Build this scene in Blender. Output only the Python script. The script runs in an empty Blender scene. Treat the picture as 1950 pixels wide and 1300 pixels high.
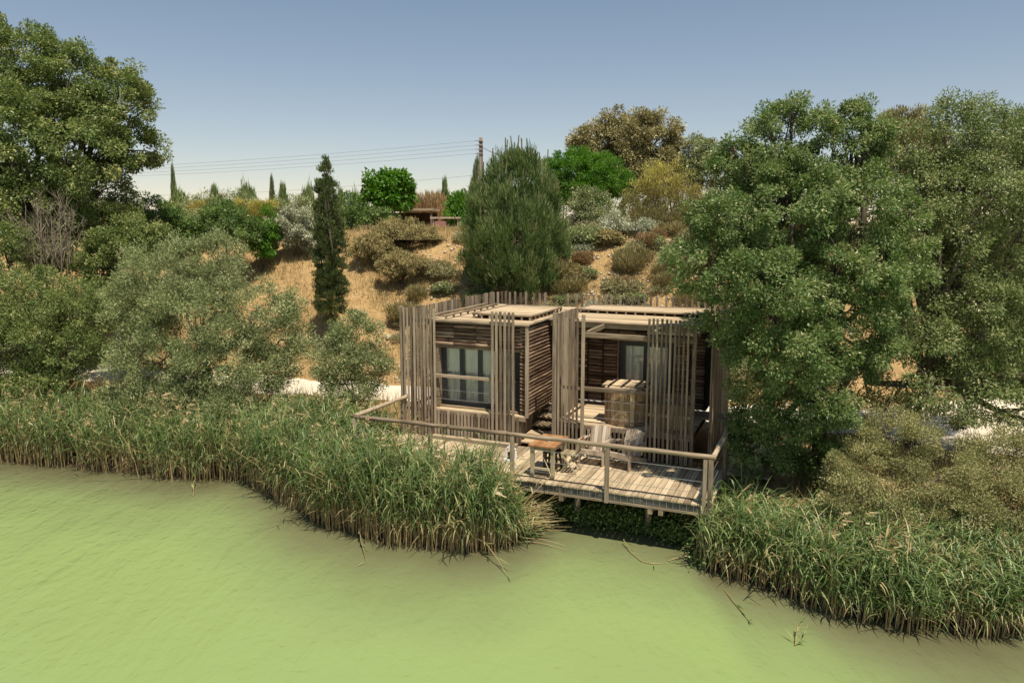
import bpy, math, random
import numpy as np
from mathutils import Vector, Matrix, noise as mnoise

# ------------------------------------------------------------------ camera, light, exposure
SC = bpy.context.scene
COL = SC.collection
RAD = math.radians
CAM_H = 6.9
PITCH = 8.6
cam_d = bpy.data.cameras.new('camera')
cam = bpy.data.objects.new('camera', cam_d); COL.objects.link(cam)
cam.location = (0, 0, CAM_H)
cam.rotation_euler = (RAD(90 - PITCH), 0, 0)
cam_d.sensor_width = 36; cam_d.lens = 26.25
cam_d.clip_start = 0.1; cam_d.clip_end = 3000
SC.camera = cam
SUN = Vector((0.17, -0.36, 1.0)).normalized()
world = bpy.data.worlds.new('World'); SC.world = world
world.use_nodes = True
wn = world.node_tree; wn.nodes.clear()
w_out = wn.nodes.new('ShaderNodeOutputWorld'); w_bg = wn.nodes.new('ShaderNodeBackground')
w_sky = wn.nodes.new('ShaderNodeTexSky'); w_sky.sky_type = 'NISHITA'
w_sky.sun_disc = False
w_sky.sun_elevation = math.asin(SUN.z)
w_sky.sun_rotation = math.atan2(SUN.x, SUN.y)
w_sky.altitude = 0; w_sky.air_density = 1.0; w_sky.dust_density = 0.1; w_sky.ozone_density = 1.0
w_hs = wn.nodes.new('ShaderNodeHueSaturation'); w_hs.inputs['Saturation'].default_value = 0.86
w_tint = wn.nodes.new('ShaderNodeMix'); w_tint.data_type = 'RGBA'; w_tint.blend_type = 'MULTIPLY'; w_tint.inputs[0].default_value = 1.0
w_tc = wn.nodes.new('ShaderNodeTexCoord'); w_sep = wn.nodes.new('ShaderNodeSeparateXYZ'); w_cr = wn.nodes.new('ShaderNodeValToRGB')
wn.links.new(w_tc.outputs['Generated'], w_sep.inputs[0]); wn.links.new(w_sep.outputs['Z'], w_cr.inputs[0])
w_cr.color_ramp.elements[0].position = 0.0; w_cr.color_ramp.elements[0].color = (1.0, .865, .80, 1)
w_cr.color_ramp.elements[1].position = 0.42; w_cr.color_ramp.elements[1].color = (.765, .835, .825, 1)
wn.links.new(w_cr.outputs[0], w_tint.inputs[7])
wn.links.new(w_sky.outputs[0], w_hs.inputs['Color'])
wn.links.new(w_hs.outputs[0], w_tint.inputs[6]); wn.links.new(w_tint.outputs[2], w_bg.inputs[0])
w_bg.inputs[1].default_value = 0.095
wn.links.new(w_bg.outputs[0], w_out.inputs[0])
sun_d = bpy.data.lights.new('sun', 'SUN'); sun_d.energy = 4.9; sun_d.angle = RAD(0.5)
sun_d.color = (1.0, 0.92, 0.78)
sun = bpy.data.objects.new('sun', sun_d); COL.objects.link(sun)
sun.rotation_euler = (-SUN).to_track_quat('-Z', 'Y').to_euler()
sun.location = (10, -20, 60)
SC.view_settings.view_transform = 'Standard'; SC.view_settings.look = 'None'
SC.view_settings.gamma = 1.0; SC.view_settings.use_curve_mapping = False
SC.view_settings.exposure = 0.33
SC.cycles.max_bounces = 8
SC.cycles.transparent_max_bounces = 8

# ------------------------------------------------------------------ numbers of the place
F, CX, CY = 1422.0, 975.0, 650.0
_p = RAD(PITCH)
FW = np.array([0, math.cos(_p), -math.sin(_p)]); UP = np.array([0, math.sin(_p), math.cos(_p)]); RT = np.array([1.0, 0, 0])
C0 = np.array([0, 0, CAM_H])
def at(x, y, d):                      # a sight line of the survey photograph followed to ground distance d
    v = FW * F + RT * (x - CX) - UP * (y - CY)
    return C0 + v * (d / v[1])
def onz(x, y, z):
    v = FW * F + RT * (x - CX) - UP * (y - CY)
    return C0 + v * ((z - CAM_H) / v[2])
TH = RAD(22.8)
U3 = np.array([math.cos(TH), -math.sin(TH), 0]); A3 = -U3; B3 = np.array([math.sin(TH), math.cos(TH), 0])
DZ = 1.2
O3 = np.array([4.157, 14.87, DZ])     # front right corner of the deck
def W(a, b, z):                       # deck frame (a to the left, b inland, z above the deck) -> world
    return O3 + A3 * a + B3 * b + np.array([0, 0, z])
def AB(x, y):
    q0 = x - O3[0]; q1 = y - O3[1]
    return q0 * A3[0] + q1 * A3[1], q0 * B3[0] + q1 * B3[1]

# ------------------------------------------------------------------ helpers
def link(o, parent=None):
    COL.objects.link(o)
    if parent is not None: o.parent = parent
    return o
def tag(o, label=None, cat=None, group=None, kind=None):
    if label: o['label'] = label
    if cat: o['category'] = cat
    if group: o['group'] = group
    if kind: o['kind'] = kind
    return o
def empty(name, loc, rotz=0.0, label=None, cat=None, group=None):
    o = bpy.data.objects.new(name, None); o.empty_display_size = 0.2
    COL.objects.link(o); o.location = tuple(loc); o.rotation_euler = (0, 0, rotz)
    return tag(o, label, cat, group)
def mesh_np(name, V, Fq, mat, tint=None, smooth=False):
    me = bpy.data.meshes.new(name)
    V = np.ascontiguousarray(V, dtype=np.float32); Fq = np.ascontiguousarray(Fq, dtype=np.int32)
    n, k = Fq.shape
    me.vertices.add(len(V)); me.vertices.foreach_set('co', V.ravel())
    me.loops.add(n * k); me.loops.foreach_set('vertex_index', Fq.ravel())
    me.polygons.add(n); me.polygons.foreach_set('loop_start', np.arange(0, n * k, k, dtype=np.int32))
    if tint is not None:
        at_ = me.attributes.new('tint', 'FLOAT', 'FACE'); at_.data.foreach_set('value', np.ascontiguousarray(tint, dtype=np.float32))
    if smooth: me.polygons.foreach_set('use_smooth', np.ones(n, dtype=bool))
    me.update(calc_edges=True)
    if mat: me.materials.append(mat)
    return me
def mobj(name, me, parent=None, loc=(0, 0, 0), rot=(0, 0, 0)):
    o = bpy.data.objects.new(name, me); link(o, parent); o.location = tuple(loc); o.rotation_euler = rot
    return o
class MB:                             # a small mesh builder for one part
    def __init__(s): s.v = []; s.f = []
    def box(s, c, d, R=None):
        n = len(s.v); hx, hy, hz = d[0] / 2, d[1] / 2, d[2] / 2
        for x, y, z in ((-1,-1,-1),(1,-1,-1),(1,1,-1),(-1,1,-1),(-1,-1,1),(1,-1,1),(1,1,1),(-1,1,1)):
            p = Vector((x*hx, y*hy, z*hz))
            if R is not None: p = R @ p
            s.v.append((p.x + c[0], p.y + c[1], p.z + c[2]))
        for q in ((0,3,2,1),(4,5,6,7),(0,1,5,4),(1,2,6,5),(2,3,7,6),(3,0,4,7)): s.f.append(tuple(n + i for i in q))
        return s
    def bar(s, p, q, w, h):           # rectangular bar from p to q
        p = Vector(p); q = Vector(q); d = q - p
        R = d.to_track_quat('Y', 'Z').to_matrix()
        return s.box((p + q) / 2, (w, d.length, h), R)
    def tube(s, pts, rads, k=8, cap=True):
        n0 = len(s.v); pts = [Vector(p) for p in pts]
        for i, p in enumerate(pts):
            d = (pts[min(i+1, len(pts)-1)] - pts[max(i-1, 0)]).normalized()
            a = d.orthogonal().normalized() if abs(d.z) > 0.95 else d.cross(Vector((0,0,1))).normalized()
            b = d.cross(a)
            r = rads[i] if hasattr(rads, '__len__') else rads
            for j in range(k):
                t = 2*math.pi*j/k; q = p + a*(math.cos(t)*r) + b*(math.sin(t)*r); s.v.append(tuple(q))
        for i in range(len(pts)-1):
            for j in range(k):
                s.f.append((n0+i*k+j, n0+i*k+(j+1) % k, n0+(i+1)*k+(j+1) % k, n0+(i+1)*k+j))
        if cap:
            s.f.append(tuple(n0+j for j in range(k))[::-1]); s.f.append(tuple(n0+(len(pts)-1)*k+j for j in range(k)))
        return s
    def mesh(s, name, mat, smooth=False):
        me = bpy.data.meshes.new(name); me.from_pydata(s.v, [], s.f); me.materials.append(mat)
        if smooth: me.polygons.foreach_set('use_smooth', np.ones(len(me.polygons), dtype=bool))
        me.update(); return me
    def build(s, name, mat, parent=None, loc=(0,0,0), rot=(0,0,0), smooth=False):
        return mobj(name, s.mesh(name, mat, smooth), parent, loc, rot)
_cache = {}
def cbox(dims, mat, bev=0.0):         # a shared box mesh with its long edges chamfered
    key = (tuple(round(x, 3) for x in dims), mat.name, bev)
    if key in _cache: return _cache[key]
    m = MB()
    if bev <= 0: m.box((0,0,0), dims)
    else:
        ax = max(range(3), key=lambda i: dims[i]); o1, o2 = [i for i in range(3) if i != ax]
        h1, h2 = dims[o1]/2, dims[o2]/2
        prof = [(-h1+bev,-h2),(h1-bev,-h2),(h1,-h2+bev),(h1,h2-bev),(h1-bev,h2),(-h1+bev,h2),(-h1,h2-bev),(-h1,-h2+bev)]
        for e in (-1, 1):
            for p, q in prof:
                v = [0,0,0]; v[ax] = e*dims[ax]/2; v[o1] = p; v[o2] = q; m.v.append(tuple(v))
        for j in range(8): m.f.append((j, (j+1) % 8, 8+(j+1) % 8, 8+j))
        m.f.append(tuple(range(8))[::-1]); m.f.append(tuple(range(8, 16)))
    _cache[key] = me = m.mesh('timber', mat)
    return me
def clog(length, r, mat, seed=0):     # a shared log mesh along x, slightly irregular
    key = ('log', round(length, 2), round(r, 3), mat.name, seed)
    if key in _cache: return _cache[key]
    rr = random.Random(seed); n = 5
    pts = [(-length/2 + length*i/(n-1), rr.uniform(-.006,.006), rr.uniform(-.006,.006)) for i in range(n)]
    m = MB().tube(pts, [r*rr.uniform(.92,1.06) for _ in range(n)], 7)
    _cache[key] = me = m.mesh('log', mat, True)
    return me
rng = np.random.default_rng(7)
rnd = random.Random(11)

# ------------------------------------------------------------------ materials
def nodes(name):
    m = bpy.data.materials.new(name); m.use_nodes = True; t = m.node_tree; t.nodes.clear()
    out = t.nodes.new('ShaderNodeOutputMaterial'); return m, t, out
def N(t, typ, **kw):
    n = t.nodes.new(typ)
    for k, v in kw.items():
        if k in n.inputs: n.inputs[k].default_value = v
        else: setattr(n, k, v)
    return n
def ramp(t, stops):
    r = t.nodes.new('ShaderNodeValToRGB'); e = r.color_ramp.elements
    while len(e) > 1: e.remove(e[-1])
    e[0].position = stops[0][0]; e[0].color = (*stops[0][1], 1)
    for p, c in stops[1:]:
        x = e.new(p); x.color = (*c, 1)
    return r
def wood(name, dark, mid, light, stretch=(1, 1, 1), rough=0.8, scale=6.0, bump=0.25):
    m, t, out = nodes(name)
    tc = N(t, 'ShaderNodeTexCoord'); oi = N(t, 'ShaderNodeObjectInfo')
    mp = N(t, 'ShaderNodeMapping'); mp.inputs['Scale'].default_value = stretch
    t.links.new(tc.outputs['Object'], mp.inputs[0])
    mul = N(t, 'ShaderNodeMath', operation='MULTIPLY'); mul.inputs[1].default_value = 53.0
    t.links.new(oi.outputs['Random'], mul.inputs[0])
    n1 = N(t, 'ShaderNodeTexNoise', noise_dimensions='4D', Scale=scale, Detail=6.0, Roughness=0.65)
    n2 = N(t, 'ShaderNodeTexNoise', noise_dimensions='4D', Scale=scale*0.22, Detail=3.0)
    for n in (n1, n2):
        t.links.new(mp.outputs[0], n.inputs['Vector']); t.links.new(mul.outputs[0], n.inputs['W'])
    ad = N(t, 'ShaderNodeMath', operation='ADD'); t.links.new(n1.outputs[0], ad.inputs[0])
    s2 = N(t, 'ShaderNodeMath', operation='MULTIPLY_ADD'); s2.inputs[1].default_value = 0.45; s2.inputs[2].default_value = -0.22
    t.links.new(oi.outputs['Random'], s2.inputs[0])
    t.links.new(s2.outputs[0], ad.inputs[1])
    ad2 = N(t, 'ShaderNodeMath', operation='MULTIPLY_ADD'); ad2.inputs[1].default_value = 0.5; ad2.inputs[2].default_value = -0.25
    t.links.new(n2.outputs[0], ad2.inputs[0])
    ad3 = N(t, 'ShaderNodeMath', operation='ADD'); t.links.new(ad.outputs[0], ad3.inputs[0]); t.links.new(ad2.outputs[0], ad3.inputs[1])
    r = ramp(t, [(0.22, dark), (0.5, mid), (0.8, light)]); t.links.new(ad3.outputs[0], r.inputs[0])
    b = N(t, 'ShaderNodeBsdfPrincipled', Roughness=rough); b.inputs['Specular IOR Level'].default_value = 0.25
    bp = N(t, 'ShaderNodeBump', Strength=bump, Distance=0.01); t.links.new(n1.outputs[0], bp.inputs['Height'])
    t.links.new(bp.outputs[0], b.inputs['Normal'])
    t.links.new(r.outputs[0], b.inputs['Base Color']); t.links.new(b.outputs[0], out.inputs[0])
    return m
def flat(name, col, rough=0.5, metal=0.0, var=0.15, scale=8.0):
    m, t, out = nodes(name)
    tc = N(t, 'ShaderNodeTexCoord'); n = N(t, 'ShaderNodeTexNoise', Scale=scale, Detail=4.0)
    t.links.new(tc.outputs['Object'], n.inputs['Vector'])
    r = ramp(t, [(0.25, tuple(c*(1-var) for c in col)), (0.75, tuple(min(1, c*(1+var)) for c in col))])
    t.links.new(n.outputs[0], r.inputs[0])
    b = N(t, 'ShaderNodeBsdfPrincipled', Roughness=rough, Metallic=metal)
    t.links.new(r.outputs[0], b.inputs['Base Color']); t.links.new(b.outputs[0], out.inputs[0])
    return m
LEAF_GAIN = 2.05
def leafmat(name, stops, trans=0.3, gloss=0.12, rough=0.38):
    m, t, out = nodes(name)
    a = N(t, 'ShaderNodeAttribute', attribute_name='tint')
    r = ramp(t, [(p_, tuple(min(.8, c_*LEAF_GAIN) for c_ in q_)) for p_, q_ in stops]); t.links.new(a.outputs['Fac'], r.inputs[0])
    d = N(t, 'ShaderNodeBsdfDiffuse'); tr = N(t, 'ShaderNodeBsdfTranslucent'); g = N(t, 'ShaderNodeBsdfGlossy', Roughness=rough)
    g.inputs[0].default_value = (0.9, 0.88, 0.78, 1)
    hs = N(t, 'ShaderNodeHueSaturation'); hs.inputs['Saturation'].default_value = 1.15; hs.inputs['Value'].default_value = 1.25
    t.links.new(r.outputs[0], d.inputs[0]); t.links.new(r.outputs[0], hs.inputs['Color']); t.links.new(hs.outputs[0], tr.inputs[0])
    m1 = N(t, 'ShaderNodeMixShader'); m1.inputs[0].default_value = trans
    t.links.new(d.outputs[0], m1.inputs[1]); t.links.new(tr.outputs[0], m1.inputs[2])
    fr = N(t, 'ShaderNodeMath', operation='MULTIPLY'); fz = N(t, 'ShaderNodeLayerWeight'); fz.inputs[0].default_value = 0.35
    fr.inputs[1].default_value = gloss * 2.2; t.links.new(fz.outputs['Fresnel'], fr.inputs[0])
    mn = N(t, 'ShaderNodeMath', operation='MINIMUM'); mn.inputs[1].default_value = .10; t.links.new(fr.outputs[0], mn.inputs[0])
    m2 = N(t, 'ShaderNodeMixShader'); t.links.new(mn.outputs[0], m2.inputs[0])
    t.links.new(m1.outputs[0], m2.inputs[1]); t.links.new(g.outputs[0], m2.inputs[2])
    t.links.new(m2.outputs[0], out.inputs[0])
    return m
M = {}
M['slat'] = wood('weathered_slat_wood', (0.10,0.073,0.048), (0.25,0.19,0.128), (0.44,0.35,0.245), (3,3,.35))
M['slat_h'] = wood('weathered_rail_wood', (0.125,0.09,0.056), (0.275,0.208,0.137), (0.45,0.355,0.24), (.35,3,3))
M['slat_d'] = wood('weathered_beam_wood', (0.125,0.09,0.056), (0.275,0.208,0.137), (0.45,0.355,0.24), (3,.35,3))
M['deck'] = wood('bleached_deck_wood', (0.20,0.145,0.088), (0.41,0.315,0.20), (0.57,0.455,0.30), (4,.4,4), bump=.2)
M['roof'] = wood('bleached_roof_wood', (0.23,0.165,0.095), (0.47,0.355,0.22), (0.62,0.49,0.32), (.4,4,4), bump=.2)
M['log'] = wood('dark_log_wood', (0.05,0.029,0.018), (0.16,0.10,0.062), (0.34,0.235,0.155), (.6,4,4), scale=5)
M['fascia'] = wood('grey_fascia_wood', (0.055,0.05,0.042), (0.095,0.088,0.074), (0.15,0.135,0.11), (.4,3,3))
M['tub'] = wood('tub_stave_wood', (0.20,0.125,0.06), (0.38,0.26,0.14), (0.52,0.385,0.23), (4,4,.4))
M['table'] = wood('orange_table_wood', (0.22,0.10,0.04), (0.34,0.165,0.07), (0.43,0.235,0.11), (.4,4,4), rough=.5)
M['tleg'] = wood('grey_table_wood', (0.2,0.16,0.09), (0.34,0.28,0.17), (0.46,0.39,0.26), (4,4,.4))
M['chair'] = wood('silvered_chair_wood', (0.22,0.16,0.105), (0.41,0.32,0.23), (0.62,0.53,0.42), (4,4,.5))
M['darkwood'] = wood('dark_stained_wood', (0.02,0.014,0.01), (0.05,0.032,0.022), (0.09,0.06,0.04), (3,3,3))
M['bark'] = wood('grey_brown_bark', (0.05,0.037,0.027), (0.115,0.088,0.064), (0.22,0.18,0.135), (6,6,1.5), scale=4, bump=.6)
M['dead'] = wood('bleached_dead_wood', (0.15,0.12,0.085), (0.27,0.22,0.16), (0.40,0.34,0.26), (3,3,1))
M['frame'] = flat('dark_window_frame', (0.028,0.029,0.03), 0.4)
M['dark'] = flat('dark_wall_and_gap_shade', (0.018,0.014,0.011), 0.9)
M['curtain'] = flat('pale_curtain_cloth', (0.88,0.83,0.72), 0.9, scale=3, var=.06)
M['white'] = flat('white_paint', (0.8,0.79,0.76), 0.4, var=.05)
M['steel'] = flat('steel_cable', (0.42,0.41,0.38), 0.4, 0.7)
M['wire'] = flat('dark_wire', (0.10,0.10,0.105), 0.6)
M['hoop'] = flat('dull_hoop_metal', (0.30,0.19,0.12), 0.45, 0.5)
M['pole'] = wood('creosote_pole_wood', (0.07,0.052,0.042), (0.16,0.12,0.095), (0.25,0.20,0.16), (4,4,.5))
M['red'] = flat('faded_red_cloth', (0.32,0.15,0.14), 0.9)
def glassmat():
    m, t, out = nodes('window_glass')
    tr = N(t, 'ShaderNodeBsdfTransparent'); tr.inputs[0].default_value = (0.97,0.98,0.965,1)
    g = N(t, 'ShaderNodeBsdfGlossy', Roughness=0.03); fz = N(t, 'ShaderNodeFresnel', IOR=1.5)
    mu = N(t, 'ShaderNodeMath', operation='MULTIPLY_ADD'); mu.inputs[1].default_value = 1.3; mu.inputs[2].default_value = 0.02
    t.links.new(fz.outputs[0], mu.inputs[0])
    mx = N(t, 'ShaderNodeMixShader'); t.links.new(mu.outputs[0], mx.inputs[0]); t.links.new(tr.outputs[0], mx.inputs[1]); t.links.new(g.outputs[0], mx.inputs[2])
    t.links.new(mx.outputs[0], out.inputs[0]); return m
M['glass'] = glassmat()
# foliage
M['lf_right'] = leafmat('poplar_leaf', [(0,(0.034,0.058,0.012)),(.45,(0.064,0.101,0.026)),(.85,(0.142,0.158,0.064)),(1,(0.24,0.22,0.11))], .32, .24, .5)
M['lf_airy'] = leafmat('pale_poplar_leaf', [(0,(0.046,0.062,0.017)),(.45,(0.080,0.108,0.032)),(.85,(0.155,0.165,0.070)),(1,(0.27,0.24,0.13))], .30, .22, .5)
M['lf_left'] = leafmat('maple_leaf', [(0,(0.034,0.055,0.013)),(.5,(0.080,0.104,0.028)),(.9,(0.158,0.165,0.058)),(1,(0.21,0.2,0.08))], .30, .20, .5)
M['lf_olive'] = leafmat('willow_leaf', [(0,(0.065,0.078,0.026)),(.5,(0.120,0.140,0.060)),(.9,(0.20,0.21,0.105)),(1,(0.29,0.26,0.13))], .25, .18, .5)
M['lf_tan'] = leafmat('tan_willow_leaf', [(0,(0.060,0.066,0.022)),(.45,(0.130,0.130,0.050)),(.85,(0.22,0.195,0.09)),(1,(0.29,0.25,0.13))], .25, .2, .5)
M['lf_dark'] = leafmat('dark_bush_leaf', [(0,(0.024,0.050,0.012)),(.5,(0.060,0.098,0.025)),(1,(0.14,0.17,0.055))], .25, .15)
M['lf_bright'] = leafmat('bright_green_leaf', [(0,(0.028,0.080,0.007)),(.5,(0.052,0.115,0.015)),(1,(0.105,0.165,0.032))], .35, .12)
M['lf_pine'] = leafmat('pine_needle', [(0,(0.028,0.050,0.016)),(.5,(0.070,0.102,0.030)),(.88,(0.125,0.155,0.05)),(1,(0.22,0.19,0.095))], .15, .1, .5)
M['lf_cyp'] = leafmat('cypress_scale_leaf', [(0,(0.022,0.036,0.013)),(.5,(0.050,0.068,0.024)),(1,(0.12,0.125,0.045))], .12, .06, .5)
M['lf_oak'] = leafmat('oak_leaf', [(0,(0.060,0.054,0.022)),(.5,(0.140,0.123,0.054)),(1,(0.26,0.23,0.12))], .2, .14, .4)
M['lf_broom'] = leafmat('broom_twig', [(0,(0.085,0.075,0.030)),(.55,(0.165,0.140,0.060)),(.72,(0.27,0.215,0.075)),(1,(0.50,0.37,0.07))], .25, .05, .6)
M['lf_silver'] = leafmat('silver_leaf', [(0,(0.085,0.095,0.052)),(.5,(0.20,0.205,0.135)),(1,(0.42,0.40,0.31))], .2, .16, .4)
M['lf_grey'] = leafmat('grey_scrub_leaf', [(0,(0.085,0.072,0.030)),(.5,(0.165,0.140,0.062)),(1,(0.27,0.225,0.11))], .2, .07, .5)
M['lf_brown'] = leafmat('brown_brush_twig', [(0,(0.11,0.068,0.030)),(.5,(0.20,0.135,0.065)),(1,(0.30,0.22,0.12))], .15, .05, .6)
M['lf_sage'] = leafmat('sage_scrub_leaf', [(0,(0.09,0.085,0.042)),(.5,(0.165,0.150,0.078)),(1,(0.27,0.24,0.13))], .2, .06, .5)
M['reed'] = leafmat('reed_blade', [(0,(0.022,0.046,0.010)),(.35,(0.064,0.104,0.026)),(.60,(0.175,0.195,0.080)),(.72,(0.17,0.14,0.062)),(.88,(0.225,0.165,0.082)),(1,(0.25,0.195,0.115))], .30, .15, .45)
M['grass'] = leafmat('dry_grass_blade', [(0,(0.06,0.062,0.024)),(.3,(0.12,0.105,0.045)),(.6,(0.20,0.150,0.068)),(.85,(0.27,0.205,0.105)),(1,(0.33,0.27,0.165))], .25, .05, .6)

def groundmat():
    m, t, out = nodes('dry_soil')
    g = N(t, 'ShaderNodeNewGeometry')
    n1 = N(t, 'ShaderNodeTexNoise', Scale=0.55, Detail=7.0, Roughness=.65); n2 = N(t, 'ShaderNodeTexNoise', Scale=7.0, Detail=8.0, Roughness=.7)
    n3 = N(t, 'ShaderNodeTexNoise', Scale=0.13, Detail=4.0)
    for n in (n1, n2, n3): t.links.new(g.outputs['Position'], n.inputs['Vector'])
    r1 = ramp(t, [(.3, (0.15,0.115,0.055)), (.45,(0.31,0.20,0.09)), (.6,(0.43,0.285,0.14)), (.75,(0.46,0.37,0.23))])
    t.links.new(n1.outputs[0], r1.inputs[0])
    r2 = ramp(t, [(.3,(0.13,0.105,0.05)), (.5,(0.42,0.27,0.115)), (.72,(0.60,0.46,0.26))]); t.links.new(n2.outputs[0], r2.inputs[0])
    mx = N(t, 'ShaderNodeMix', data_type='RGBA'); mx.inputs[0].default_value = .55
    t.links.new(r1.outputs[0], mx.inputs[6]); t.links.new(r2.outputs[0], mx.inputs[7])
    # damp dark mud close to the water line (by height)
    sx = N(t, 'ShaderNodeSeparateXYZ'); t.links.new(g.outputs['Position'], sx.inputs[0])
    mr = N(t, 'ShaderNodeMapRange'); mr.inputs[1].default_value = 0.15; mr.inputs[2].default_value = 1.0
    t.links.new(sx.outputs['Z'], mr.inputs[0])
    m2 = N(t, 'ShaderNodeMix', data_type='RGBA'); t.links.new(mr.outputs[0], m2.inputs[0])
    m2.inputs[6].default_value = (0.075,0.055,0.032,1); t.links.new(mx.outputs[2], m2.inputs[7])
    b = N(t, 'ShaderNodeBsdfPrincipled', Roughness=.95); b.inputs['Specular IOR Level'].default_value = .1
    bp = N(t, 'ShaderNodeBump', Strength=.8, Distance=.08); t.links.new(n2.outputs[0], bp.inputs['Height']); t.links.new(bp.outputs[0], b.inputs['Normal'])
    t.links.new(m2.outputs[2], b.inputs['Base Color']); t.links.new(b.outputs[0], out.inputs[0]); return m
M['ground'] = groundmat()
def pathmat():
    m, t, out = nodes('pale_gravel')
    g = N(t, 'ShaderNodeNewGeometry'); n1 = N(t, 'ShaderNodeTexNoise', Scale=14.0, Detail=8.0, Roughness=.75); n2 = N(t, 'ShaderNodeTexNoise', Scale=.7, Detail=3.0)
    for n in (n1, n2): t.links.new(g.outputs['Position'], n.inputs['Vector'])
    ad = N(t, 'ShaderNodeMath', operation='ADD'); t.links.new(n1.outputs[0], ad.inputs[0]); t.links.new(n2.outputs[0], ad.inputs[1])
    r = ramp(t, [(.35,(0.50,0.41,0.29)), (.55,(0.68,0.59,0.46)), (.75,(0.76,0.69,0.56))])
    dv = N(t, 'ShaderNodeMath', operation='MULTIPLY'); dv.inputs[1].default_value = .5; t.links.new(ad.outputs[0], dv.inputs[0]); t.links.new(dv.outputs[0], r.inputs[0])
    b = N(t, 'ShaderNodeBsdfPrincipled', Roughness=.95); b.inputs['Specular IOR Level'].default_value = .1
    bp = N(t, 'ShaderNodeBump', Strength=.5, Distance=.02); t.links.new(n1.outputs[0], bp.inputs['Height']); t.links.new(bp.outputs[0], b.inputs['Normal'])
    t.links.new(r.outputs[0], b.inputs['Base Color']); t.links.new(b.outputs[0], out.inputs[0]); return m
M['path'] = pathmat()
def watermat():
    m, t, out = nodes('turbid_green_water')
    g = N(t, 'ShaderNodeNewGeometry')
    a = N(t, 'ShaderNodeAttribute', attribute_name='depth')
    n0 = N(t, 'ShaderNodeTexNoise', Scale=.35, Detail=4.0); t.links.new(g.outputs['Position'], n0.inputs['Vector'])
    ad = N(t, 'ShaderNodeMath', operation='MULTIPLY_ADD'); ad.inputs[1].default_value = .5; ad.inputs[2].default_value = -.25
    t.links.new(n0.outputs[0], ad.inputs[0])
    sm = N(t, 'ShaderNodeMath', operation='ADD'); t.links.new(a.outputs['Fac'], sm.inputs[0]); t.links.new(ad.outputs[0], sm.inputs[1])
    r = ramp(t, [(0,(0.105,0.098,0.050)), (.22,(0.148,0.158,0.076)), (.55,(0.200,0.250,0.098)), (1,(0.232,0.306,0.108))])
    t.links.new(sm.outputs[0], r.inputs[0])
    b = N(t, 'ShaderNodeBsdfDiffuse'); gl = N(t, 'ShaderNodeBsdfGlossy', Roughness=.07); fr = N(t, 'ShaderNodeFresnel', IOR=1.33)
    t.links.new(r.outputs[0], b.inputs[0])
    # two trains of wind ripples, long crests running up and to the right
    def ripple(rot, sx, sy, sc, det):
        mp = N(t, 'ShaderNodeMapping'); mp.inputs['Rotation'].default_value = (0,0,RAD(rot)); mp.inputs['Scale'].default_value = (sx, sy, 1)
        t.links.new(g.outputs['Position'], mp.inputs[0])
        n = N(t, 'ShaderNodeTexNoise', Scale=sc, Detail=det, Roughness=.55, Distortion=.4); t.links.new(mp.outputs[0], n.inputs['Vector']); return n
    r1 = ripple(4, 1.3, .42, 1.25, 3.0); r2 = ripple(-14, 1.5, 1.2, 3.4, 4.0)
    a2 = N(t, 'ShaderNodeMath', operation='MULTIPLY_ADD'); a2.inputs[1].default_value = .35
    t.links.new(r2.outputs[0], a2.inputs[0]); t.links.new(r1.outputs[0], a2.inputs[2])
    bp = N(t, 'ShaderNodeBump', Strength=1.0, Distance=.10); t.links.new(a2.outputs[0], bp.inputs['Height'])
    t.links.new(bp.outputs[0], gl.inputs['Normal']); t.links.new(bp.outputs[0], fr.inputs['Normal'])
    mx = N(t, 'ShaderNodeMixShader'); t.links.new(fr.outputs[0], mx.inputs[0]); t.links.new(b.outputs[0], mx.inputs[1]); t.links.new(gl.outputs[0], mx.inputs[2])
    t.links.new(mx.outputs[0], out.inputs[0]); return m
M['water'] = watermat()

# ------------------------------------------------------------------ terrain
SH = [(-900,872),(-400,872),(0,880),(150,893),(370,918),(470,917),(540,960),(600,992),(700,1030),(870,1052),(950,1045),(1005,1028),(1045,992),(1200,1012),(1310,1042),(1337,1088),(1400,1105),(1480,1125),(1560,1165),(1700,1195),(1850,1215),(1950,1205),(2400,1220)]
_sh = np.array([onz(x, y, 0.0)[:2] for x, y in SH])
def yshore(x): return np.interp(x, _sh[:,0], _sh[:,1])
def sstep(t): t = np.clip(t, 0, 1); return t*t*(3-2*t)
def path_b(a):
    return 8.9 - 0.12*a + 1.3*sstep((-a-2)/7.0)
def path_h(a): return 1.35 + 2.6*sstep((-a-2)/6.0)
def vnoise(x, y, s, seed=0):
    out = np.zeros_like(x)
    k = np.random.default_rng(seed)
    for i in range(5):
        f = s*(1.9**i); th = k.uniform(0, 6.28); ph = k.uniform(0, 6.28, 2)
        out += np.sin(f*(x*np.cos(th)+y*np.sin(th))+ph[0]+1.7*np.sin(f*.6*(x*np.sin(th)-y*np.cos(th))+ph[1]))/(1.5**i)
    return out/3.0
def ground_z(x, y):
    x = np.asarray(x, float); y = np.asarray(y, float)
    s = y - yshore(x)
    z = np.where(s < 0, np.maximum(-1.2, 0.35*s - .02), 1.0*sstep(s/4.2))
    a, b = AB(x, y)
    pb = path_b(a); hh = path_h(a)
    t = b - (pb + hh + .35)
    fade = sstep(t/2.0)
    hill = 5.75*sstep(np.clip(t/11.5, 0, 1))*1.0 + np.clip(t-11.5, 0, 60)*.012
    n = vnoise(x, y, .55, 3)*.28*fade + vnoise(x, y, 1.7, 5)*.09*fade
    return z + np.where(t > 0, hill, 0) + n
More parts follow.
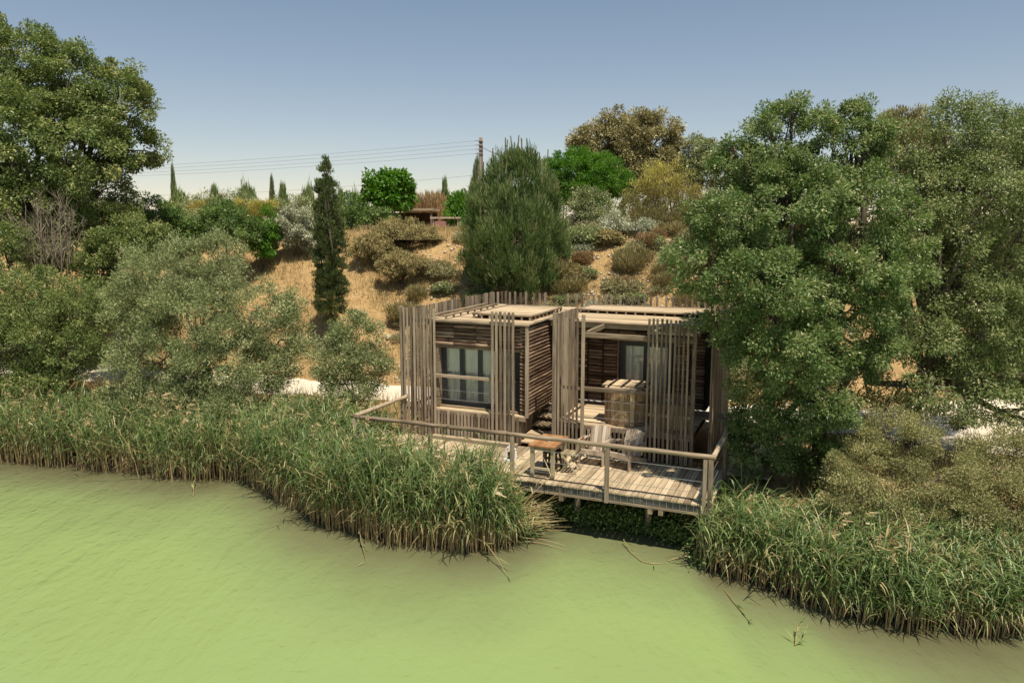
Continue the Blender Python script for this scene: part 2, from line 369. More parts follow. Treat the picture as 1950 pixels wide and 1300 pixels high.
def grid_mesh(name, xs, ys, zf, mat, extra=None):
    X, Y = np.meshgrid(xs, ys); Z = zf(X, Y)
    V = np.stack([X, Y, Z], -1).reshape(-1, 3); nx, ny = len(xs), len(ys)
    i = np.arange(nx-1)[None,:] + nx*np.arange(ny-1)[:,None]; i = i.ravel()
    me = mesh_np(name, V, np.stack([i, i+1, i+1+nx, i+nx], -1), mat, None, True)
    if extra is not None:
        a_ = me.attributes.new('depth', 'FLOAT', 'POINT'); a_.data.foreach_set('value', extra(X, Y).ravel().astype(np.float32))
    return me
def spread(lo, hi, step, far, k=1.35):
    core = list(np.arange(lo, hi+1e-6, step)); st = step
    while core[-1] < far: st *= k; core.append(core[-1]+st)
    st = step; pre = []; v = lo
    while v > -far: st *= k; v -= st; pre.append(v)
    return np.array(pre[::-1]+core)
gx = spread(-32, 32, .3, 900); gy = spread(11, 56, .3, 1500); gy = gy[gy > 5]
tag(mobj('ground', grid_mesh('ground', gx, gy, ground_z, M['ground'])), 'dry sandy bank and hillside behind the lake', kind='structure')
wx = spread(-30, 30, .5, 500); wy = np.concatenate([-np.geomspace(1, 400, 16)[::-1], np.arange(0, 30, .5)])
tag(mobj('water', grid_mesh('water', wx, wy, lambda X, Y: X*0, M['water'], lambda X, Y: np.clip((yshore(X)-Y)/4.2, 0, 1))), 'turbid pale green lake water with wind ripples', kind='structure')
# gravel path behind the cabin
pa = np.arange(-40, 60, .4); rows = 7
PV = []
for a in pa:
    hw = path_h(a)
    for j in range(rows):
        e = (j/(rows-1)*2-1)
        b = path_b(a) + e*(hw + .22*math.sin(a*1.7+e*2)+.12*math.sin(a*4.1+e))
        p = W(a, b, 0); PV.append((p[0], p[1], float(ground_z(p[0], p[1]))+.025))
i = (np.arange(rows-1)[None,:] + rows*np.arange(len(pa)-1)[:,None]).ravel()
tag(mobj('gravel_path', mesh_np('gravel_path', np.array(PV), np.stack([i, i+rows, i+rows+1, i+1], -1), M['path'])), 'pale gravel path running behind the cabin', kind='structure')

# ------------------------------------------------------------------ foliage
def unit(v): return v/np.maximum(np.linalg.norm(v, axis=-1, keepdims=True), 1e-9)
def leaves(P, D, Nn, L, Wd, fold=.18, tri=False):  # kite shaped leaves folded on the midrib, or plain pointed ones
    n = len(P); D = unit(D); S = unit(np.cross(D, Nn)); Nn = np.cross(S, D)
    L = np.broadcast_to(np.asarray(L, float).reshape(-1,1), (n,1)); Wd = np.broadcast_to(np.asarray(Wd, float).reshape(-1,1), (n,1))
    mid = P + D*L*.42 - Nn*Wd*0
    if tri:
        V = np.stack([P + D*L*.12 + S*Wd*.5, P + D*L, P + D*L*.22 - S*Wd*.5], 1).reshape(-1, 3)
        return V, np.arange(3*n).reshape(n, 3)
    V = np.stack([P, mid + S*Wd*.5 + Nn*Wd*fold, P + D*L, mid - S*Wd*.5 + Nn*Wd*fold], 1).reshape(-1, 3)
    return V, np.arange(4*n).reshape(n, 4)
def clump_centers(lobes, spacing, r, shell=.5, bump=.12):
    cs = []; own = []
    for k, (cx, cy, cz, rx, ry, rz) in enumerate(lobes):
        area = 4*math.pi*((rx*ry)**1.6/3+(rx*rz)**1.6/3+(ry*rz)**1.6/3)**(1/1.6)
        m = max(4, int(area/spacing**2))
        d = unit(r.normal(size=(m, 3)))
        f = 1 - shell*r.random((m,1))**1.6 + r.normal(size=(m,1))*bump*.5
        c = np.array([cx,cy,cz]) + d*f*np.array([rx,ry,rz])
        cs.append(c); own.append(np.full(m, k))
    c = np.concatenate(cs); own = np.concatenate(own)
    keep = np.ones(len(c), bool)
    for k, (cx, cy, cz, rx, ry, rz) in enumerate(lobes):
        q = np.linalg.norm((c-np.array([cx,cy,cz]))/np.array([rx,ry,rz]), axis=1)
        keep &= (own == k) | (q > .62)
    return c[keep], own[keep]
def crown(lobes, n, spacing, cr, L, Wd, r, style='broad', shell=.5, flat_=.75, tri=False):
    c, own = clump_centers(lobes, spacing, r, shell)
    per = max(3, int(n/len(c)))
    lob = np.array(lobes)[own]
    out = unit((c - lob[:,:3])/lob[:,3:])
    idx = np.repeat(np.arange(len(c)), per); m = len(idx)
    size = r.uniform(.65, 1.35, len(c))[idx][:,None]
    d = unit(r.normal(size=(m,3))); rad = r.random((m,1))**.45
    P = c[idx] + d*rad*cr*size*np.array([1,1,flat_])
    tone = r.normal(size=len(c))*.13
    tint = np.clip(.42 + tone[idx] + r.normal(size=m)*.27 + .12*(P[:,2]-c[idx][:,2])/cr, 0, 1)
    if style == 'broad':
        D = out[idx]*.5 + d*.8 + r.normal(size=(m,3))*.5 + np.array([0,0,-.25]); Nn = np.array([0,0,.7]) + out[idx]*.65 + r.normal(size=(m,3))*.6
    elif style == 'fine':
        D = out[idx]*.5 + d*.5 + r.normal(size=(m,3))*.5 + np.array([0,0,.35]); Nn = np.array([0,0,.6]) + out[idx]*.7 + r.normal(size=(m,3))*.65
    else:                                         # upright shoots (needles, scale leaves)
        D = out[idx]*.35 + d*.35 + r.normal(size=(m,3))*.22 + np.array([0,0,1.0]); Nn = out[idx] + r.normal(size=(m,3))*.7
    V, Fq = leaves(P, D, Nn, L*r.uniform(.6,1.25,m), Wd*r.uniform(.7,1.2,m), tri=tri)
    return V, Fq, tint, c, own
def limbs_mesh(base, lobes, c, own, r, trunk_r, mat, name='trunk', subs=7, lean=None, fork=.45):
    m = MB(); base = np.array(base, float); lo = np.array(lobes)
    cen = np.average(lo[:,:3], axis=0, weights=lo[:,3]**2)
    top = base + (cen-base)*.85
    k = 7; pts = []
    for i in range(k):
        t = i/(k-1); p = base + (top-base)*t + (r.normal(size=3)*trunk_r*.7 if 0 < i < k-1 else 0); p[2] = base[2] + (top[2]-base[2])*t; pts.append(p)
    pts[0] = pts[0] - np.array([0,0,.3])
    m.tube(pts, [trunk_r*(1.25 if i == 0 else 1-.72*i/(k-1)) for i in range(k)], 8)
    for j, L in enumerate(lobes):
        tt = fork + (1-fork)*r.random()*.8; s = base + (top-base)*tt; e = np.array(L[:3])
        if np.linalg.norm(e-s) < .3: continue
        mid = (s+e)/2 + np.array([0,0,-.05])*np.linalg.norm(e-s) + r.normal(size=3)*.08*np.linalg.norm(e-s)
        r0 = trunk_r*(1-.7*tt)*.75
        m.tube([s, (s+mid)/2+r.normal(size=3)*.04, mid, (mid+e)/2+r.normal(size=3)*.06, e], [r0, r0*.85, r0*.7, r0*.52, r0*.33], 6)
        ids = np.where(own == j)[0]
        for q in r.choice(ids, min(subs, len(ids)), replace=False) if len(ids) else ():
            f = c[q]; st = mid + (e-mid)*r.random()
            mm = (st+f)/2 + r.normal(size=3)*.1*np.linalg.norm(f-st)
            m.tube([st, mm, f], [r0*.32, r0*.2, r0*.07], 4, False)
    return m.mesh(name, mat, True)
def plant(name, label, cat, base, lobes, n, spacing, cr, L, Wd, leaf, seed, trunk_r=.1, style='broad', shell=.5, bark='bark', group=None, subs=7, fork=.45, flat_=.75):
    r = np.random.default_rng(seed); b = np.array(base, float)
    rel = [(l[0]-b[0], l[1]-b[1], l[2]-b[2], l[3], l[4], l[5]) for l in lobes]
    V, Fq, tint, c, own = crown(rel, int(n*1.54), spacing, cr*.88, L*.80, Wd*.82, r, style, shell, flat_, True)
    V[:,2] = np.maximum(V[:,2], .02)
    root = empty(name, b, 0, label, cat, group)
    mobj('crown', mesh_np('crown', V, Fq, M[leaf], tint), root)
    mobj('trunk', limbs_mesh((0,0,0), rel, c, own, r, trunk_r, M[bark], subs=subs, fork=fork), root)
    return root
def gz(p): return float(ground_z(p[0], p[1]))
def lobes_px(lst, d):                 # (px, py, radius px across, radius px up, depth shift) -> lobes in metres
    out = []
    for q in lst:
        x, y, rx, ry = q[:4]; dd = d + (q[4] if len(q) > 4 else 0)
        p = at(x, y, dd); s = dd/F
        out.append((p[0], p[1], p[2], rx*s, (rx*.9)*s, ry*s))
    return out
def base_px(x, d):
    p = at(x, 650, d); return (p[0], p[1], gz(p))

# big maple on the left
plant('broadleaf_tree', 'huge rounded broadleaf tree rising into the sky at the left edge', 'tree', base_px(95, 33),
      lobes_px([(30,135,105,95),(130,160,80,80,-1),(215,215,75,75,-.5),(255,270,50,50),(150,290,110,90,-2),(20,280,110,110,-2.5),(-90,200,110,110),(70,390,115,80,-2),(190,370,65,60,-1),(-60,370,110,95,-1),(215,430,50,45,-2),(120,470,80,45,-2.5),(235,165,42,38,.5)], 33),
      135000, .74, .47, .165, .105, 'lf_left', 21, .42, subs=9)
# big poplar on the right, beside the deck
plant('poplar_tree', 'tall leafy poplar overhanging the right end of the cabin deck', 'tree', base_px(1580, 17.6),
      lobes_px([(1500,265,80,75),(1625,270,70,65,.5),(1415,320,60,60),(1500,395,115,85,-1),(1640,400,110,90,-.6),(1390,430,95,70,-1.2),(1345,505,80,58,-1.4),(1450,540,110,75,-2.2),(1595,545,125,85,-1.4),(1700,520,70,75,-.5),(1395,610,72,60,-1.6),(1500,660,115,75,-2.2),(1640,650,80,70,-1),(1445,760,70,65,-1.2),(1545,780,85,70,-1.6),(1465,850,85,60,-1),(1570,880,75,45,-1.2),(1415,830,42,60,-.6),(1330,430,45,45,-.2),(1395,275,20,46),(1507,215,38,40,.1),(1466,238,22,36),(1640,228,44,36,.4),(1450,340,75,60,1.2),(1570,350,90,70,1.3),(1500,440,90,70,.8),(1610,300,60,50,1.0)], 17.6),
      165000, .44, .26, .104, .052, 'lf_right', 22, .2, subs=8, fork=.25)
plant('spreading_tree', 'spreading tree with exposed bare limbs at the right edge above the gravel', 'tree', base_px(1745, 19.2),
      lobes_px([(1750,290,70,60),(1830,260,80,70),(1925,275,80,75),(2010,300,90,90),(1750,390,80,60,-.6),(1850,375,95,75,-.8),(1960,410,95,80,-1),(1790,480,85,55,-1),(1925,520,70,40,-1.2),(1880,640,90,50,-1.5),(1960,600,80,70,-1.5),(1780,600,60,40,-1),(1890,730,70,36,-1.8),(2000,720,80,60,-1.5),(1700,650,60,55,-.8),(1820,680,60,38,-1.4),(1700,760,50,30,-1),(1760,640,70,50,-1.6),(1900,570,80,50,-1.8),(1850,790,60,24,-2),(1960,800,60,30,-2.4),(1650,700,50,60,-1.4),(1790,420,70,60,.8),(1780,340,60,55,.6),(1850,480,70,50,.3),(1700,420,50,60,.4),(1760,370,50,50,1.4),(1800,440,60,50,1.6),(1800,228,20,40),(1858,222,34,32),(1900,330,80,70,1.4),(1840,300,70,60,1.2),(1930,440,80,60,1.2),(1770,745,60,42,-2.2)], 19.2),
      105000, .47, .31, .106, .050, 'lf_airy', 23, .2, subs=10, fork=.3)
# olive green shrubs on the bank
plant('willow_shrub', 'large grey-green willow shrub between the gravel path and the left reeds', 'shrub', base_px(400, 24.2),
      lobes_px([(330,520,95,70),(270,580,70,70,-.6),(400,500,70,55,.5),(370,610,105,80,-1.2),(480,590,90,65,-.4),(540,640,65,60,-.2),(290,690,85,65,-1.2),(430,700,110,70,-1.4),(340,770,85,55,-1.7),(510,700,60,45,-.8),(250,760,55,50,-1),(265,775,60,40,-2.2),(430,775,62,36,-2.4),(340,800,55,28,-2.4)], 24.2),
      95000, .42, .32, .13, .042, 'lf_olive', 24, .12, 'fine', subs=10, fork=.1)
plant('young_willow', 'small airy willow bush just left of the slatted cabin', 'shrub', base_px(670, 22.8),
      lobes_px([(670,640,52,55),(640,690,50,45,-.4),(705,700,40,42,-.3),(665,745,52,32,-.5)], 22.8),
      15000, .36, .30, .13, .042, 'lf_olive', 25, .05, 'fine', subs=9, fork=.1)
plant('leafy_bush', 'dark green leafy bush on the bank at the far left edge', 'shrub', base_px(90, 25.5),
      lobes_px([(60,570,95,65),(150,590,75,65,-.5),(-40,590,90,75),(40,660,105,60,-1),(150,665,60,50,-1),(-30,690,90,60,-1),(10,480,50,50,1.5),(-60,500,60,60,1.5),(70,725,80,30,-1.2)], 25.5),
      70000, .40, .30, .12, .05, 'lf_left', 26, .12, subs=10, fork=.1)
plant('leafy_bush', 'light green ivy-leaved bush at the foot of the huge left tree', 'shrub', base_px(245, 28.6),
      lobes_px([(250,455,55,45),(190,500,50,60,-.4),(215,570,45,60,-.6),(290,470,45,40)], 28.6),
      22000, .42, .3, .14, .08, 'lf_left', 27, .1, subs=5, fork=.1)
# shrub in front on the right
plant('willow_shrub', 'broad olive shrub above the right reeds below the spreading tree', 'shrub', base_px(1790, 14.6),
      lobes_px([(1700,830,75,55,1),(1640,900,70,55,.4),(1790,900,95,60,.2),(1900,880,80,65,.5),(1690,980,90,62,-.2),(1820,990,95,65,-.6),(1940,970,85,75,-.4),(1760,1060,80,45,-.9),(1900,1070,80,50,-1),(2020,950,90,90),(1640,1000,55,45,-.6),(1720,1075,75,45,-1.3),(1850,1090,90,45,-1.6),(1960,1080,80,60,-1.7),(1610,940,45,40,-.3)], 14.6),
      118000, .36, .26, .072, .028, 'lf_tan', 28, .1, 'fine', subs=9, fork=.1)

# bare dead shrub on the left
def bare(name, label, base, tips, r0, seed, n_sub=5):
    r = np.random.default_rng(seed); m = MB(); b = np.array(base)
    for tp in tips:
        e = np.array(tp)-b; mid = e*.5 + np.array([r.normal()*.15, r.normal()*.1, .15])
        q = [np.zeros(3)+np.array([0,0,-.1]), mid*.5+r.normal(size=3)*.06, mid, (mid+e)/2+r.normal(size=3)*.08, e]
        m.tube(q, [r0, r0*.75, r0*.55, r0*.35, r0*.1], 5)
        for k in range(n_sub):
            t = r.uniform(.35, .95); s = q[2] + (e-q[2])*t if t > .4 else q[2]
            f = s + np.array([r.normal()*.28, r.normal()*.25, r.uniform(.25,.8)])
            mm = (s+f)/2 + r.normal(size=3)*.06
            m.tube([s, mm, f], [r0*.38, r0*.26, r0*.10], 4, False)
            for h in range(3):
                g = mm + (f-mm)*r.random(); m.tube([g, g+np.array([r.normal()*.14, r.normal()*.12, r.uniform(.15,.4)])], [r0*.2, r0*.09], 3, False)
    root = empty(name, b, 0, label, 'dead shrub')
    m.build('branch', M['dead'], root, smooth=True)
    return root
bare('dead_shrub', 'bare bleached dead shrub in front of the huge left tree', base_px(95, 26.6), [at(x, y, 26.6+k*.15) for k, (x, y) in enumerate([(78,400),(95,392),(112,398),(140,405),(60,440),(125,420),(38,420),(20,410),(86,430),(150,455),(70,390),(118,385),(48,405),(103,440),(133,395)])], .05, 5, 11)

# ---- background plants
def dup_tree(root, loc, sx, sz, rot, label, group=None, name=None):
    n = root.copy(); COL.objects.link(n); n.location = tuple(loc); n.rotation_euler = (0,0,rot); n.scale = (sx, sx, sz)
    if name: n.name = name
    n['label'] = label
    if group: n['group'] = group
    elif 'group' in n: del n['group']
    for ch in root.children:
        c = ch.copy(); COL.objects.link(c); c.parent = n
    return n
protos = {}
def proto_of(kind):
    if kind not in protos:
        r = np.random.default_rng(abs(hash(kind)) % 1 + len(protos)+100)
        if kind == 'cypress':
            lb = [(0,0,.14,.75,.75,.16),(0,0,.36,.9,.9,.2),(.02,0,.6,.72,.72,.2),(0,.03,.8,.45,.45,.17),(.04,0,.94,.2,.2,.09)]
            args = (9000, .11, .1, .1, .03, 'lf_cyp', 'up', .02)
        elif kind == 'fir':
            lb = [(0,0,.2,.9,.9,.2),(.1,0,.42,.75,.75,.2),(-.05,0,.62,.5,.5,.18),(0,0,.82,.27,.27,.16),(.35,.1,.35,.45,.45,.2),(-.45,0,.3,.45,.45,.2)]
            args = (7000, .16, .16, .16, .05, 'lf_pine', 'up', .03)
        elif kind == 'firb':
            lb = [(0,0,.22,.95,.9,.24),(.3,0,.45,.6,.6,.22),(-.35,.1,.4,.6,.6,.24),(-.1,0,.62,.5,.5,.2),(.12,0,.8,.24,.24,.17),(.55,-.1,.2,.5,.5,.2),(-.3,.1,.66,.2,.2,.16),(.4,0,.62,.2,.2,.14)]
            args = (6500, .2, .19, .2, .06, 'lf_pine', 'up', .03)
        elif kind in ('broom', 'brown', 'straw'):
            lb = [(0,0,.5,.72,.72,.42),(.4,.1,.6,.5,.5,.35),(-.42,0,.58,.5,.5,.36),(0,-.3,.35,.7,.6,.33)]
            args = (9000 if kind != 'straw' else 3600, .17 if kind != 'straw' else .24, .17 if kind != 'straw' else .28, .17 if kind != 'straw' else .3, .035, {'broom':'lf_broom','brown':'lf_brown','straw':'lf_grey'}[kind], 'up', .025)
        elif kind == 'sage':
            lb = [(0,0,.3,.8,.8,.3),(.6,.2,.25,.45,.4,.3),(-.5,-.3,.3,.5,.5,.35),(.1,-.6,.2,.5,.4,.25),(-.2,.5,.4,.3,.3,.3)]
            args = (3200, .22, .24, .15, .05, 'lf_sage', 'fine', .02)
        else:
            lb = [(0,0,.55,.7,.7,.42),(.45,.1,.5,.5,.5,.36),(-.45,.05,.48,.52,.5,.36),(.1,-.35,.4,.6,.55,.36),(-.15,.1,.74,.4,.4,.24),(.3,0,.72,.36,.36,.22)]
            lf = {'green':'lf_bright','dark':'lf_dark','silver':'lf_silver','grey':'lf_grey','oak':'lf_oak','olive':'lf_olive'}[kind]
            args = (9000, .2, .18, .13, .065, lf, 'broad', .035)
        n, sp, cr, L, Wd, lf, st, tr = args
        V, Fq, tint, c, own = crown(lb, n, sp, cr, L, Wd, r, st, .55, .9 if st != 'broad' else .8)
        V[:,2] = np.maximum(V[:,2], .01)
        if kind == 'broom': tint = np.clip(tint*.62 + np.maximum(0, V[::4,2]-.45)*.75*np.random.default_rng(4).random(len(tint)), 0, 1)
        cm = mesh_np('crown', V, Fq, M[lf], tint); tm = limbs_mesh((0,0,0), lb, c, own, r, tr*1.3, M['bark'], subs=6, fork=.1)
        protos[kind] = (cm, tm)
    return protos[kind]
def small(kind, x0, x1, y0, y1, d, name, label, cat='shrub', group=None, seed=None):
    """a plant spanning the given sight-line box at distance d; copies share the mesh of their kind"""
    s = d/F; cxp = (x0+x1)/2; proto_of(kind)
    p = at(cxp, y1, d); p = at(cxp, y1, d); wd = (x1-x0)*s/2; h = (y1-y0)*s
    g = gz(p); z0 = min(p[2], g + h) if kind not in ('cypress','fir','firb') else g
    top = at(cxp, y0, d)[2]; zb = g if p[2]-g < 1.6 else p[2]
    zb = g
    H = max(.4, top-zb)
    cm, tm = protos[kind]
    root = empty(name, (p[0], p[1], zb-.05), rnd.uniform(0, 6.28), label, cat, group)
    root.scale = (wd/1.0, wd/1.0, H)
    mobj('crown', cm, root); mobj('trunk', tm, root)
    return root
def bush(lst, d, name, label, cat, leaf, n, seed, L, Wd, sp=.5, cr=.4, style='broad', tr=.1, bx=None, group=None, fork=.15, bark='bark'):
    lb = lobes_px(lst, d); x = bx if bx is not None else sum(q[0] for q in lst)/len(lst)
    return plant(name, label, cat, base_px(x, d), lb, n, sp, cr, L, Wd, leaf, seed, tr, style, .55, bark, group, 6, fork)
# the pine behind the cabin with upright candles
pine_l = [(980,352,52,52),(928,415,46,48),(1032,400,44,52),(975,440,92,78,-.6),(915,480,40,55,-.3),(1045,478,38,60,-.2),(985,520,80,40,-.8),(962,326,24,24),(1000,320,26,26),(1020,350,34,34),(940,365,34,34)]
rp = np.random.default_rng(77); pl = lobes_px(pine_l, 33.5); pb = np.array(base_px(985, 33.5))
rel = [(l[0]-pb[0], l[1]-pb[1], l[2]-pb[2], *l[3:]) for l in pl]
V, Fq, tint, c, own = crown(rel, 62000, .52, .27, .30, .028, rp, 'up', .55, 1.5)
pr = empty('pine_tree', pb, 0, 'young pine with upright candle shoots right behind the cabin', 'tree')
mobj('crown', mesh_np('crown', V, Fq, M['lf_pine'], tint), pr)
mobj('trunk', limbs_mesh((0,0,0), rel, c, own, rp, .2, M['bark'], subs=6, fork=.1), pr)
lo = np.array(rel)[own]; up_ok = (unit((c-lo[:,:3])/lo[:,3:])[:,2] > .05) & (c[:,2] > np.quantile(c[:,2], .42))
cc = c[up_ok]; k = 1; P = np.repeat(cc, k, 0) + rp.normal(size=(len(cc)*k, 3))*np.array([.2,.2,.1]); P[:,2] += .12
hgt = rp.uniform(.35,.85,(len(P),1)); D0 = np.array([0,0,1.0]) + rp.normal(size=(len(P),3))*.05
VV = []; FF = []; off = 0
for ang in (0, 2.1):
    S = np.array([math.cos(ang), math.sin(ang), 0])*.032
    q = np.stack([P-S, P+S, P+S*.7+D0*hgt, P-S*.7+D0*hgt], 1).reshape(-1,3); VV.append(q); FF.append(np.arange(len(q)).reshape(-1,4)+off); off += len(q)
mobj('candle_shoots', mesh_np('candle_shoots', np.concatenate(VV), np.concatenate(FF), leafmat('pine_candle', [(0,(0.035,0.05,0.018)),(1,(0.10,0.10,0.048))], .1, .05), np.tile(rp.random(len(P)), 2)), pr)['kind'] = 'stuff'
# Italian cypress mid left
bush([(628,560,30,55),(628,490,31,70),(626,430,28,60),(622,385,22,45),(619,350,13,38),(617,325,9,22)], 31.5, 'cypress_tree', 'tall dark columnar cypress standing on the slope left of the cabin', 'tree', 'lf_cyp', 26000, 31, .17, .05, .26, .2, 'up', .1, 628)
# hillside and crest
bush([(1130,280,45,38),(1200,255,62,45),(1255,265,45,45),(1170,320,60,45,-.5),(1240,330,60,50,-.6),(1115,285,34,34)], 47, 'oak_tree', 'broad brownish holm oak on the crest against the sky', 'tree', 'lf_oak', 42000, 32, .24, .12, .62, .5, tr=.3, fork=.4)
bush([(1330,295,34,36),(1365,320,30,36),(1310,330,30,30)], 46, 'oak_tree', 'smaller olive green oak to the right of the brownish oak', 'tree', 'lf_olive', 9000, 33, .22, .1, .6, .5, tr=.18)
bush([(1085,320,48,38),(1140,335,48,40),(1175,350,30,26),(1060,345,36,45),(1110,365,50,26,-.4)], 41, 'rounded_shrub', 'vivid green rounded shrub just right of the pine top', 'shrub', 'lf_bright', 34000, 34, .17, .06, .42, .34, 'fine', .15)
bush([(1120,395,38,34),(1150,430,28,36),(1105,440,30,30)], 38, 'scrub_bush', 'grey-green bush below the vivid green rounded shrub', 'shrub', 'lf_olive', 13000, 35, .15, .06, .42, .34)
bb_ = bush([(1270,345,42,36),(1225,385,38,44),(1285,400,40,50,-.3),(1250,430,50,36,-.6),(1320,390,30,40)], 37.5, 'broom_bush', 'big yellow-flowering broom bush on the slope beside the poplar', 'shrub', 'lf_broom', 26000, 36, .17, .035, .42, .36, 'up', .1)
def flowers(root, lo, r, p=.5):
    me = root.children[0].data if root.children[0].name.startswith('crown') else root.children[1].data
    n = len(me.polygons); v = np.zeros(n, dtype=np.float32); me.attributes['tint'].data.foreach_get('value', v)
    co = np.zeros(len(me.vertices)*3, dtype=np.float32); me.vertices.foreach_get('co', co); z = co.reshape(-1,3)[::3,2]
    h = (z-z.min())/(z.max()-z.min()); rr = r.random(n)
    v = np.where(rr < p*np.clip((h-lo)*2.2, 0.05, 1), r.uniform(.72,1,n), v*.6); me.attributes['tint'].data.foreach_set('value', v.astype(np.float32))
flowers(bb_, .35, np.random.default_rng(8), .55)
bush([(1170,430,30,26),(1195,450,26,20)], 36.5, 'silver_shrub', 'small silvery shrub at the foot of the yellow broom', 'shrub', 'lf_silver', 4500, 37, .16, .06, .4, .3)
bush([(742,345,24,14),(712,366,24,16),(745,374,38,22),(775,366,16,13),(771,338,10,13),(712,343,12,11),(735,333,9,10),(758,352,16,12)], 43.5, 'fig_tree', 'bright green young tree standing in front of the garden shelter', 'tree', 'lf_bright', 5200, 38, .30, .2, .5, .4, tr=.09, bx=737, fork=.5)
bush([(565,425,36,30),(545,445,28,28),(588,445,24,30)], 38.5, 'silver_shrub', 'silvery white-leaved shrub just left of the dark columnar cypress', 'shrub', 'lf_silver', 11000, 39, .18, .07, .42, .32)
bush([(505,430,20,34),(505,450,26,26),(500,470,26,16,-.3)], 38, 'green_bush', 'compact bright green bush left of the silvery shrub', 'shrub', 'lf_bright', 7000, 40, .17, .09, .4, .3)
bush([(425,425,52,30),(460,440,38,26,-.3),(392,448,34,26),(430,400,30,20,.6)], 37.2, 'spreading_bush', 'dark spreading bush with a thin leaning stem above the dry grass', 'shrub', 'lf_dark', 17000, 41, .17, .07, .42, .32, bx=440, tr=.06)
b2 = bush([(470,405,34,24),(500,400,26,16)], 42, 'broom_bush', 'yellow-flowering broom bush on the crest at the left', 'shrub', 'lf_broom', 8000, 42, .18, .035, .4, .32, 'up'); flowers(b2, .3, np.random.default_rng(9), .6)
b3 = bush([(375,410,26,22),(385,430,22,20)], 41, 'broom_bush', 'small broom bush with yellow flowers and rusty twigs, leftmost on the crest', 'shrub', 'lf_broom', 5000, 43, .18, .035, .4, .32, 'up'); flowers(b3, .3, np.random.default_rng(10), .5)
bush([(290,420,42,40),(250,440,50,45),(330,440,40,36)], 36, 'dark_bush', 'dark green bush beside the huge tree under the wires', 'shrub', 'lf_dark', 16000, 44, .18, .09, .5, .4)
bush([(415,395,24,28),(405,410,30,22)], 45, 'feathery_bush', 'mixed feathery green bush poking above the dark spreading bush', 'shrub', 'lf_olive', 5000, 45, .18, .05, .4, .3, 'up')
bush([(1720,238,42,30),(1720,262,44,38),(1700,300,50,50),(1760,290,44,50)], 31, 'pine_tree', 'dark pine crown showing between the poplar and the spreading tree', 'tree', 'lf_oak', 12000, 61, .2, .06, .42, .34, 'up', .16)
bush([(1935,255,46,42),(1990,300,60,70)], 30, 'pine_tree', 'pine with spiky shoots at the right edge behind the spreading tree', 'tree', 'lf_pine', 9000, 62, .24, .04, .42, .34, 'up', .16)
bush([(1085,410,40,40),(1150,412,44,40),(1190,395,40,36),(1215,420,50,38),(1290,420,60,40),(1370,410,60,50)], 43, 'scrub_bush', 'dusky scrub thicket closing the crest behind the yellow broom', 'shrub', 'lf_olive', 12000, 63, .18, .07, .5, .4)
bush([(1240,462,50,22),(1300,455,40,30),(1200,470,34,16)], 36.2, 'dry_brush', 'brown twiggy brush under the yellow broom', 'shrub', 'lf_brown', 8000, 64, .2, .03, .4, .34, 'up', .05)
bush([(640,440,36,40),(668,420,30,36),(615,450,30,36)], 41.5, 'dark_bush', 'dark green bush right behind the columnar cypress', 'shrub', 'lf_dark', 9000, 65, .17, .08, .45, .34)
bush([(340,420,36,34),(360,450,44,34,-.5)], 38, 'olive_bush', 'tan-green bush at the foot of the crest conifers, left of the rusty broom', 'shrub', 'lf_olive', 9000, 66, .17, .07, .45, .34)
bush([(545,398,34,26),(585,396,30,26),(520,404,24,24)], 47, 'scrub_bush', 'olive scrub closing the skyline between the second slim cypress and the columnar cypress', 'shrub', 'lf_olive', 5000, 71, .2, .07, .5, .4)
bush([(655,394,34,28),(690,400,28,26)], 46, 'dark_bush', 'dark scrub closing the skyline left of the bright young tree', 'shrub', 'lf_dark', 5000, 72, .2, .09, .5, .4)
bush([(455,390,34,24),(405,394,34,24),(365,400,28,24)], 48, 'scrub_bush', 'grey-green scrub on the skyline behind the left brooms', 'shrub', 'lf_olive', 6000, 73, .2, .07, .5, .4)
